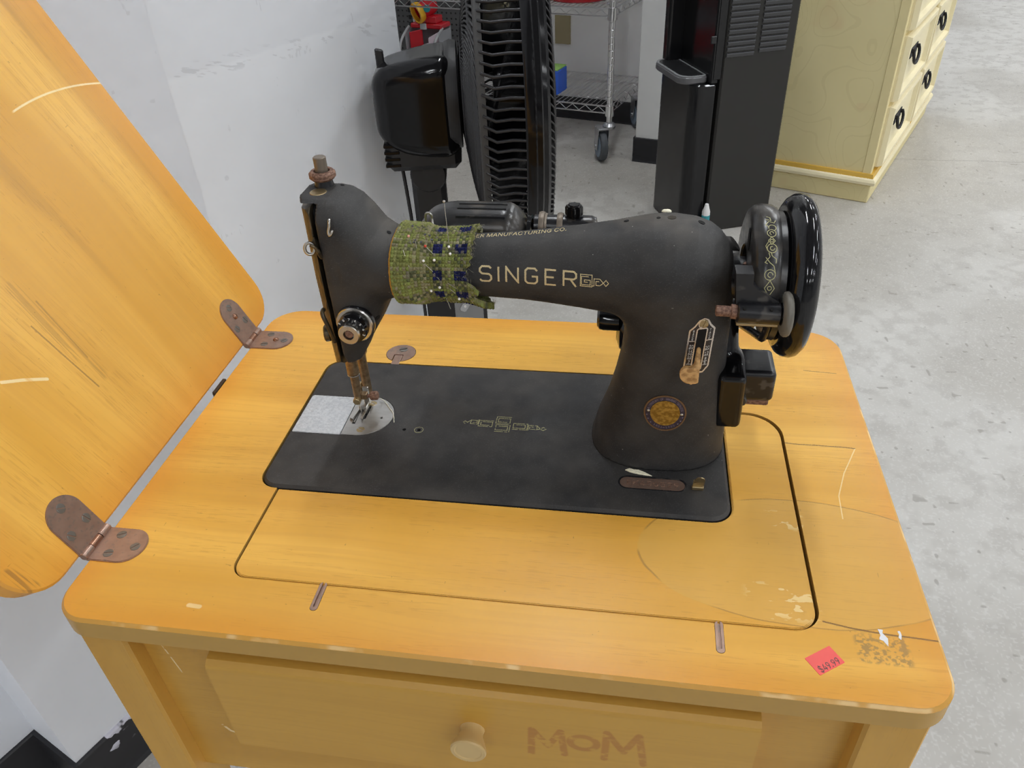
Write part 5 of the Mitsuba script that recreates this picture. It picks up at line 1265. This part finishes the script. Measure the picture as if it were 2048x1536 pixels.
# ------------------------------------------------------------------ chrome wire shelving on casters
pm('mat_chrome', (0.78, 0.785, 0.80), 0.24, 1.0)
pm('mat_caster_steel', (0.50, 0.51, 0.53), 0.28, 0.9)
pm('mat_wheel_grey', (0.075, 0.085, 0.095), 0.5)
pm('mat_wheel_blue', (0.20, 0.26, 0.33), 0.45)
pm('mat_black_plastic', (0.012, 0.012, 0.013), 0.4)
SO = np.array([0.163, 2.819, 0.0])
def sf(m): return frame(m, SO, U, F, ZA)
rack = thing('wire_rack', 'chrome wire shelving unit on casters standing behind the fan', 'shelving')
W_, D_ = 1.20, 0.45
for ix, px in enumerate((0.0, -W_)):
    for iy, py in enumerate((0.0, D_)):
        pr = [(FLOOR + 0.135, 0), (FLOOR + 0.135, 0.0125)]
        z = FLOOR + 0.16
        while z < 0.9:
            pr += [(z - 0.0015, 0.0125), (z, 0.0114), (z + 0.0015, 0.0125)]; z += 0.0254
        pr += [(0.92, 0.0125), (0.93, 0.011), (0.93, 0)]
        part(rack, 'post', sf(lathe(pr, (px, py, 0), (0, 0, 1), 20)), 'mat_chrome', 35)
        # caster
        ck_ = part(rack, 'caster', sf(lathe([(-0.016, 0.0), (-0.016, 0.052), (-0.013, 0.060), (-0.007, 0.0635), (0.007, 0.0635), (0.013, 0.060), (0.016, 0.052), (0.016, 0.0)], (px - 0.028, py - 0.012, FLOOR + 0.0635), (-0.80, -0.60, 0), 40)), 'mat_wheel_grey', 35, label='grey rubber caster wheel')
        wa = np.array([-0.80, -0.60, 0]); wb = np.array([0.60, -0.80, 0]); wc = np.array([px - 0.028, py - 0.012, FLOOR + 0.0635])
        part(ck_, 'disc', sf(lathe([(0.0160, 0), (0.0160, 0.047), (0.0175, 0.045), (0.0175, 0.040), (0.0162, 0.036), (0.0175, 0.016), (0.0200, 0.014), (0.0200, 0)], wc, wa, 36)), 'mat_wheel_blue', 35)
        def plate(o):
            return frame(ext(Polygon([(-0.012, -0.014), (0.012, -0.014), (0.016, 0.0), (0.030, 0.055), (0.030, 0.075), (-0.020, 0.075), (-0.018, 0.02)]).buffer(0.003), 0, 0.003), wc + wa * o, wb, ZA, wa)
        part(ck_, 'fork', sf(join(plate(0.021), plate(-0.024), frame(rbox(-0.020, 0.032, -0.024, 0.024, 0.068, 0.078, 0.003), wc, wb, wa, ZA))), 'mat_caster_steel', label='plated caster fork')
        part(ck_, 'swivel', sf(lathe([(FLOOR + 0.136, 0), (FLOOR + 0.136, 0.026), (FLOOR + 0.146, 0.028), (FLOOR + 0.156, 0.020), (FLOOR + 0.160, 0.012), (FLOOR + 0.18, 0.0116), (FLOOR + 0.18, 0)], (px, py, 0), (0, 0, 1), 28)), 'mat_caster_steel', 35)
        part(ck_, 'brake_pedal', sf(frame(rbox(0.028, 0.060, -0.014, 0.014, 0.060, 0.068, 0.002), wc, -wb, wa, ZA)), 'mat_caster_steel')
        part(ck_, 'axle', sf(cyl(wc + wa * 0.024, wc + wa * 0.028, 0.0075, n=12)), 'mat_caster_steel')
for zt in (-0.535, -0.170, 0.20, 0.57):
    hi, lo = zt - 0.003, zt - 0.031
    sh = part(rack, 'shelf', sf(tube([(0, 0, hi), (-W_, 0, hi), (-W_, D_, hi), (0, D_, hi)], 0.0034, 8, closed=True)), 'mat_chrome', True, label='wire shelf')
    part(sh, 'lower_rail', sf(tube([(0, 0, lo), (-W_, 0, lo), (-W_, D_, lo), (0, D_, lo)], 0.0030, 8, closed=True)), 'mat_chrome', True)
    def zig(p0, p1, n):
        t = np.linspace(0, 1, n); p = np.array(p0)[None] * (1 - t[:, None]) + np.array(p1)[None] * t[:, None]
        p[:, 2] = np.where(np.arange(n) % 2, hi - 0.003, lo + 0.003)
        return tube(np.repeat(p, 1, 0), 0.0020, 5)
    for p0, p1, n in (((-0.02, 0, 0), (-W_ + 0.02, 0, 0), 41), ((-0.02, D_, 0), (-W_ + 0.02, D_, 0), 41), ((0, 0.02, 0), (0, D_ - 0.02, 0), 15), ((-W_, 0.02, 0), (-W_, D_ - 0.02, 0), 15)):
        part(sh, 'truss_wire', sf(zig(p0, p1, n)), 'mat_chrome')
    ws = [tube([(x, 0, zt - 0.001), (x, D_, zt - 0.001)], 0.0016, 5) for x in np.arange(-W_ + 0.02, -0.01, 0.0215)]
    part(sh, 'deck_wires', sf(join(*ws)), 'mat_chrome', True, kind='stuff')
    for y in (0.11, 0.225, 0.34):
        x = np.linspace(-W_ + 0.004, -0.004, 60)
        part(sh, 'cross_wire', sf(tube(np.stack([x, np.full(60, y), np.full(60, zt - 0.006) + 0.003 * np.cos(np.arange(60) * math.pi)], -1), 0.0024, 5)), 'mat_chrome')
    for px in (0.0, -W_):
        for py in (0.0, D_):
            part(sh, 'sleeve', sf(lathe([(zt - 0.040, 0.0125), (zt - 0.040, 0.0185), (zt + 0.002, 0.0165), (zt + 0.004, 0.0125)], (px, py, 0), (0, 0, 1), 24)), 'mat_chrome', 35)

# things on the rack and on the wall behind it
pm('mat_toy_red', (0.50, 0.012, 0.022), 0.30)
pm('mat_toy_yellow', (0.80, 0.44, 0.03), 0.32)
pm('mat_toy_teal', (0.03, 0.26, 0.30), 0.35)
pm('mat_toy_green', (0.28, 0.52, 0.12), 0.4)
pm('mat_toy_blue', (0.03, 0.12, 0.62), 0.4)
pm('mat_toy_lilac', (0.62, 0.52, 0.58), 0.5)
pm('mat_bin_clear', (0.30, 0.31, 0.33), 0.25, specular=0.6)
pm('mat_card', (0.34, 0.29, 0.17), 0.8)
def peg(p, n, uv):
    a = (p.x - BO[0]) * U[0] + (p.y - BO[1]) * U[1]
    gx_, gz_ = a / 0.0254, p.z / 0.0254
    d = dr.sqrt(dr.square(gx_ - dr.floor(gx_) - 0.5) + dr.square(gz_ - dr.floor(gz_) - 0.5))
    c = mix((0.085, 0.088, 0.092), (0.13, 0.133, 0.137), fbm(a * 20, p.z * 20, 0.0, 2))
    return mix((0.012, 0.012, 0.012), c, smoothstep(0.14, 0.20, d))
pm('mat_pegboard', proc(peg), 0.6)
def bf(m): return frame(m, BO, U, F, ZA)
pgk = thing('pegboard', 'dark grey pegboard panel on the wall behind the wire shelving', 'pegboard')
part(pgk, 'panel', bf(rbox(-2.2, -0.80, -0.020, -0.002, -0.60, 0.50, 0.002)), 'mat_pegboard')
for i in range(9):
    part(pgk, 'slot', bf(box(-1.199, -1.183, -0.0208, -0.0195, -0.45 + 0.032 * i, -0.431 + 0.032 * i)), 'mat_black_plastic')
solo('cardboard_sheet', bf(rbox(-0.410, -0.333, -0.006, -0.0005, -0.424, -0.296, 0.0006)), 'mat_card', 'tan cardboard sheet fixed to the grey wall behind the wire shelving', 'cardboard')
zt = -0.535
bx = thing('toy_box', 'bright blue toy box with a green top on the lower wire shelf', 'box')
part(bx, 'body', sf(rbox(-0.420, -0.262, 0.07, 0.17, zt, zt + 0.098, 0.004)), 'mat_toy_blue')
part(bx, 'lid', sf(rbox(-0.418, -0.264, 0.072, 0.168, zt + 0.0975, zt + 0.104, 0.002)), 'mat_toy_green')
cl = thing('toy_case', 'clear plastic toy case with red trim on the lower wire shelf left of the fan', 'toy case')
x0, x1, y0, y1 = -1.055, -0.870, 0.08, 0.24
part(cl, 'base', sf(rbox(x0, x1, y0, y1, zt, zt + 0.105, 0.006)), 'mat_toy_red')
part(cl, 'back_panel', sf(rbox(x0, x1, y1 - 0.006, y1, zt + 0.104, zt + 0.215, 0.002)), 'mat_bin_clear')
for x in (x0 + 0.003, x1 - 0.003):
    side = sf(tube(spline([(x, y0 + 0.004, zt + 0.100), (x, y0 + 0.002, zt + 0.150), (x, y0 + 0.05, zt + 0.195), (x, y0 + 0.09, zt + 0.215)], 16), 0.006, 8))
    part(cl, 'side_rail', side, 'mat_fan_grey_light', True)
    part(cl, 'side_panel', sf(rbox(x - 0.001, x + 0.001, y0 + 0.05, y1 - 0.006, zt + 0.104, zt + 0.205, 0.0004)), 'mat_bin_clear')
part(cl, 'insert', sf(frame(rbox(-0.040, 0.030, -0.003, 0.003, 0, 0.10, 0.003), (x0 + 0.055, y0 + 0.07, zt + 0.104), (0.9, 0.2, 0.2), (-0.2, 0.97, 0), ZA)), 'mat_toy_red')
part(cl, 'insert', sf(frame(rbox(-0.035, 0.035, -0.003, 0.003, 0, 0.09, 0.003), (x1 - 0.030, y0 + 0.06, zt + 0.104), (0.8, 0.3, 0.4), (-0.2, 0.97, 0), ZA)), 'mat_toy_lilac')
part(cl, 'insert', sf(frame(rbox(-0.05, 0.05, -0.02, 0.02, 0, 0.04, 0.006), (x0 + 0.085, y0 + 0.04, zt + 0.104), (0.9, 0.1, 0.3), (-0.2, 0.97, 0), ZA)), 'mat_fan_grey_light')
part(cl, 'lid', sf(rbox(x0 + 0.02, x1, y0 + 0.075, y1, zt + 0.212, zt + 0.232, 0.004)), 'mat_toy_red')
part(cl, 'latch', sf(rbox(x0 + 0.075, x0 + 0.108, y0 + 0.070, y0 + 0.078, zt + 0.208, zt + 0.234, 0.002)), 'mat_fan_grey_light')
hn = thing('toy_horn', 'red toy tube with a yellow mouth ring on top of the clear toy case', 'toy')
ha = np.array([-0.42, -0.86, -0.28]); ha /= np.linalg.norm(ha)
hc = np.array([-0.985, 0.150, zt + 0.232 + 0.045])
part(hn, 'tube', sf(lathe([(-0.095, 0), (-0.095, 0.030), (-0.080, 0.036), (-0.010, 0.038), (-0.008, 0.030), (-0.070, 0.028), (-0.070, 0)], hc, ha, 36)), 'mat_toy_red', 35)
part(hn, 'mouth_ring', sf(lathe([(-0.016, 0.034), (-0.016, 0.043), (0.004, 0.046), (0.010, 0.043), (0.010, 0.034), (-0.016, 0.034)], hc, ha, 36)), 'mat_toy_yellow', 35, label='yellow mouth ring')
part(hn, 'foot', sf(rbox(-0.96, -0.90, 0.165, 0.225, zt + 0.232, zt + 0.262, 0.004)), 'mat_toy_red')
part(hn, 'button', sf(lathe([(0, 0), (0, 0.016), (0.006, 0.015), (0.008, 0)], (-0.925, 0.140, zt + 0.300), (0.1, -1, 0.1), 24)), 'mat_toy_teal', 35)
tr = thing('toy_tray', 'round red-rimmed toy with a teal and lime face lying on the upper wire shelf', 'toy')
tc = (-0.200, 0.170, -0.170)
part(tr, 'rim', sf(lathe([(0, 0.0), (0, 0.118), (0.006, 0.130), (0.016, 0.133), (0.022, 0.128), (0.022, 0.118), (0.012, 0.112), (0.012, 0)], tc, (0, 0, 1), 56)), 'mat_toy_red', 35)
part(tr, 'face', sf(lathe([(0.012, 0), (0.012, 0.112), (0.020, 0.108), (0.030, 0.08), (0.034, 0)], tc, (0, 0, 1), 48)), 'mat_toy_teal', 35)
for i in range(9):
    a = i * 0.7 + 0.2
    part(tr, 'spot', sf(lathe([(0.018, 0), (0.018, 0.017), (0.027, 0.014), (0.028, 0)], (tc[0] + 0.094 * math.cos(a), tc[1] + 0.094 * math.sin(a), tc[2]), (0, 0, 1), 14)), 'mat_toy_green' if i % 2 else 'mat_toy_yellow', 35)

# ------------------------------------------------------------------ water cooler
pm('mat_cooler_gloss', (0.007, 0.007, 0.008), 0.14, specular=0.4)
pm('mat_cooler_side', (0.022, 0.021, 0.019), 0.42, specular=0.4)
pm('mat_cooler_vent', (0.055, 0.056, 0.060), 0.45)
pm('mat_tray_grey', (0.10, 0.10, 0.105), 0.35)
CU, CF = np.array([0.9318, 0.3630, 0]), np.array([-0.3630, 0.9318, 0])
CW = np.array([0.4926, 2.1108, 0.0])
def cf(m): return frame(m, CW, CU, CF, ZA)
co = thing('water_cooler', 'tall black water cooler with side vents, between the grey column and the dresser', 'water cooler')
part(co, 'cabinet', cf(rbox(0.038, 0.272, 0, 0.285, FLOOR, 0.36, 0.006)), 'mat_cooler_side')
part(co, 'inner_frame', cf(box(0.020, 0.045, 0.030, 0.275, FLOOR + 0.01, 0.34)), 'mat_black_plastic')
def dome(x0, x1, r, z0, z1):
    return slab(rrect(x0, x1, 0.0, 0.285, (0.006, 0.006, r, r)), z0, z1, 0.004, True)
part(co, 'front_door', cf(dome(-0.050, 0.026, 0.040, FLOOR + 0.0, -0.262)), 'mat_cooler_gloss', 30)
dome2 = slab(rrect(-0.046, 0.010, 0.235, 0.285, (0.004, 0.004, 0.02, 0.012)), -0.262, 0.10, 0.003, True)
part(co, 'front_upper', cf(rbox(0.004, 0.030, 0.0, 0.285, -0.262, 0.10, 0.004)), 'mat_cooler_gloss', 30)
part(co, 'bay_cheek', cf(dome2), 'mat_cooler_gloss', 30)
part(co, 'side_strip', cf(rbox(0.010, 0.038, -0.002, 0.02, -0.250, 0.34, 0.003)), 'mat_cooler_gloss')
part(co, 'head', cf(dome(-0.050, 0.026, 0.030, 0.10, 0.34)), 'mat_cooler_gloss', 30)
tk_ = part(co, 'drip_tray', cf(slab(rrect(-0.085, 0.004, 0.020, 0.265, (0.01, 0.01, 0.045, 0.045)), -0.262, -0.240, 0.004, True)), 'mat_tray_grey', 30, label='grey-topped drip tray')
part(tk_, 'grid', cf(slab(rrect(-0.075, -0.004, 0.030, 0.255, (0.008, 0.008, 0.038, 0.038)), -0.241, -0.2385, 0.001)), 'mat_black_plastic', 30)
part(tk_, 'rim', cf(ext(rrect(-0.083, 0.002, 0.022, 0.263, (0.01, 0.01, 0.043, 0.043)).difference(rrect(-0.075, -0.004, 0.030, 0.255, (0.008, 0.008, 0.038, 0.038))), -0.2405, -0.2378)), 'mat_fan_grey')
for u0, u1 in ((0.046, 0.136), (0.152, 0.240)):
    for i in range(16):
        z = -0.186 + 0.0165 * i
        part(co, 'vent_slat', cf(frame(rbox(0, u1 - u0, -0.0025, 0.0035, 0, 0.0118, 0.001), (u0, 0, z + 0.006 * (u0 > 0.1)), (1, 0, 0), (0, 0.93, 0.36), (0, -0.36, 0.93))), 'mat_cooler_vent')
part(co, 'catch', cf(rbox(-0.010, 0.008, -0.008, 0.0, -0.142, -0.120, 0.002)), 'mat_black_plastic')
bo = thing('bottle', 'slim white bottle with a blue band standing at the corner of the water cooler', 'bottle')
part(bo, 'body', cf(lathe([(FLOOR, 0), (FLOOR, 0.0125), (FLOOR + 0.004, 0.0135), (FLOOR + 0.085, 0.0135), (FLOOR + 0.100, 0.009), (FLOOR + 0.112, 0.006), (FLOOR + 0.112, 0)], (0.030, -0.016, 0), (0, 0, 1), 24)), 'mat_paper', 30)
part(bo, 'band', cf(lathe([(FLOOR + 0.052, 0.0134), (FLOOR + 0.052, 0.0138), (FLOOR + 0.074, 0.0138), (FLOOR + 0.074, 0.0134)], (0.030, -0.016, 0), (0, 0, 1), 24)), 'mat_toy_teal', 30)

# ------------------------------------------------------------------ cream dresser
def dress_color(p, n, uv):
    a = p.x * 0.92 - p.y * 0.39; z = p.z
    w = fbm(a * 5, z * 4, 3.0, 3)
    r = dr.sin(60 * (fbm(a * 6, z * 5, 8.0, 2) + 0.2 * a))
    c = mix((0.63, 0.54, 0.275), (0.72, 0.63, 0.35), w)
    c = mix(c, (0.50, 0.42, 0.20), 0.20 * smoothstep(0.86, 0.98, r))
    return mix(c, (0.60, 0.40, 0.22), 0.25 * smoothstep(0.7, 0.85, fbm(a * 12, z * 12, 1.0, 2)))
pm('mat_dresser', proc(dress_color), 0.5)
pm('mat_dresser_plain', (0.70, 0.60, 0.32), 0.5)
pm('mat_dresser_light', (0.78, 0.70, 0.46), 0.45)
pm('mat_dresser_gold', (0.60, 0.37, 0.06), 0.45)
pm('mat_pull', (0.02, 0.02, 0.022), 0.45, 0.5)
da = math.radians(24)
DU, DF = np.array([math.cos(da), -math.sin(da), 0]), np.array([math.sin(da), math.cos(da), 0])
DO = np.array([1.117, 2.411, 0.0])
def df(m): return frame(m, DO, DU, DF, ZA)
LD, HD = 1.16, 0.80
dk_ = thing('dresser', 'cream wooden dresser with dark bail pulls, right of the black water cooler', 'dresser')
part(dk_, 'carcass', df(rbox(-0.40, -0.006, 0.006, LD, FLOOR + 0.05, FLOOR + HD - 0.02, 0.003)), 'mat_dresser')
part(dk_, 'corner_post', df(rbox(-0.034, -0.003, 0.003, 0.03, FLOOR + 0.1, FLOOR + HD - 0.02, 0.002)), 'mat_dresser_plain')
part(dk_, 'plinth', df(rbox(-0.405, 0.006, -0.004, LD + 0.004, FLOOR, FLOOR + 0.066, 0.003)), 'mat_dresser')
part(dk_, 'base_moulding', df(hull([(x0_, y_, FLOOR + z) for e, z in ((0.000, 0.066), (0.012, 0.070), (0.014, 0.080), (0.010, 0.088), (0.004, 0.092)) for x0_ in (-0.405 - e, 0.006 + e) for y_ in (-0.004 - e, LD + 0.004 + e)])), 'mat_dresser_light')
part(dk_, 'gilt_line', df(hull([(x0_, y_, FLOOR + z) for e, z in ((0.005, 0.092), (0.001, 0.106)) for x0_ in (-0.405 - e, 0.004 + e) for y_ in (-0.002 - e, LD + e)])), 'mat_dresser_gold')
part(dk_, 'top', df(rbox(-0.42, 0.02, -0.016, LD + 0.016, FLOOR + HD - 0.02, FLOOR + HD + 0.012, 0.005)), 'mat_dresser')
cwid = (LD - 0.05) / 2
for c in range(2):
    y0 = 0.03 + c * cwid
    if c: part(dk_, 'stile', df(rbox(-0.006, 0.014, y0 - 0.014, y0 + 0.010, FLOOR + 0.106, FLOOR + HD - 0.02, 0.003)), 'mat_dresser_plain')
    for r in range(3):
        z0, z1 = FLOOR + 0.118 + 0.228 * r, FLOOR + 0.118 + 0.228 * r + 0.212
        a0, a1 = y0 + 0.016, y0 + cwid - 0.020
        d_ = part(dk_, 'drawer', df(rbox(-0.010, 0.004, a0, a1, z0, z1, 0.002)), 'mat_dresser_light')
        for (p0, p1, q0, q1) in ((a0, a1, z0, z0 + 0.028), (a0, a1, z1 - 0.028, z1), (a0, a0 + 0.028, z0, z1), (a1 - 0.028, a1, z0, z1)):
            part(d_, 'moulding', df(hull([(0.003, p0, q0), (0.003, p1, q0), (0.003, p0, q1), (0.003, p1, q1), (0.020, p0 + 0.006, q0 + 0.006), (0.020, p1 - 0.006, q0 + 0.006), (0.020, p0 + 0.006, q1 - 0.006), (0.020, p1 - 0.006, q1 - 0.006)])), 'mat_dresser_light')
        zm, ym = (z0 + z1) / 2 + 0.012, (a0 + a1) / 2 - (0.045 if c == 0 else 0.03)
        part(d_, 'pull_plate', df(join(rbox(0.003, 0.007, ym - 0.060, ym + 0.060, zm - 0.012, zm + 0.024, 0.002), cyl((0.006, ym - 0.045, zm + 0.012), (0.016, ym - 0.045, zm + 0.012), 0.007, n=12), cyl((0.006, ym + 0.045, zm + 0.012), (0.016, ym + 0.045, zm + 0.012), 0.007, n=12))), 'mat_pull')
        part(d_, 'pull', df(tube(spline([(0.013, ym - 0.045, zm + 0.012), (0.018, ym - 0.050, zm - 0.012), (0.020, ym - 0.025, zm - 0.030), (0.020, ym + 0.025, zm - 0.030), (0.018, ym + 0.050, zm - 0.012), (0.013, ym + 0.045, zm + 0.012)], 24), 0.0052, 8)), 'mat_pull', True)
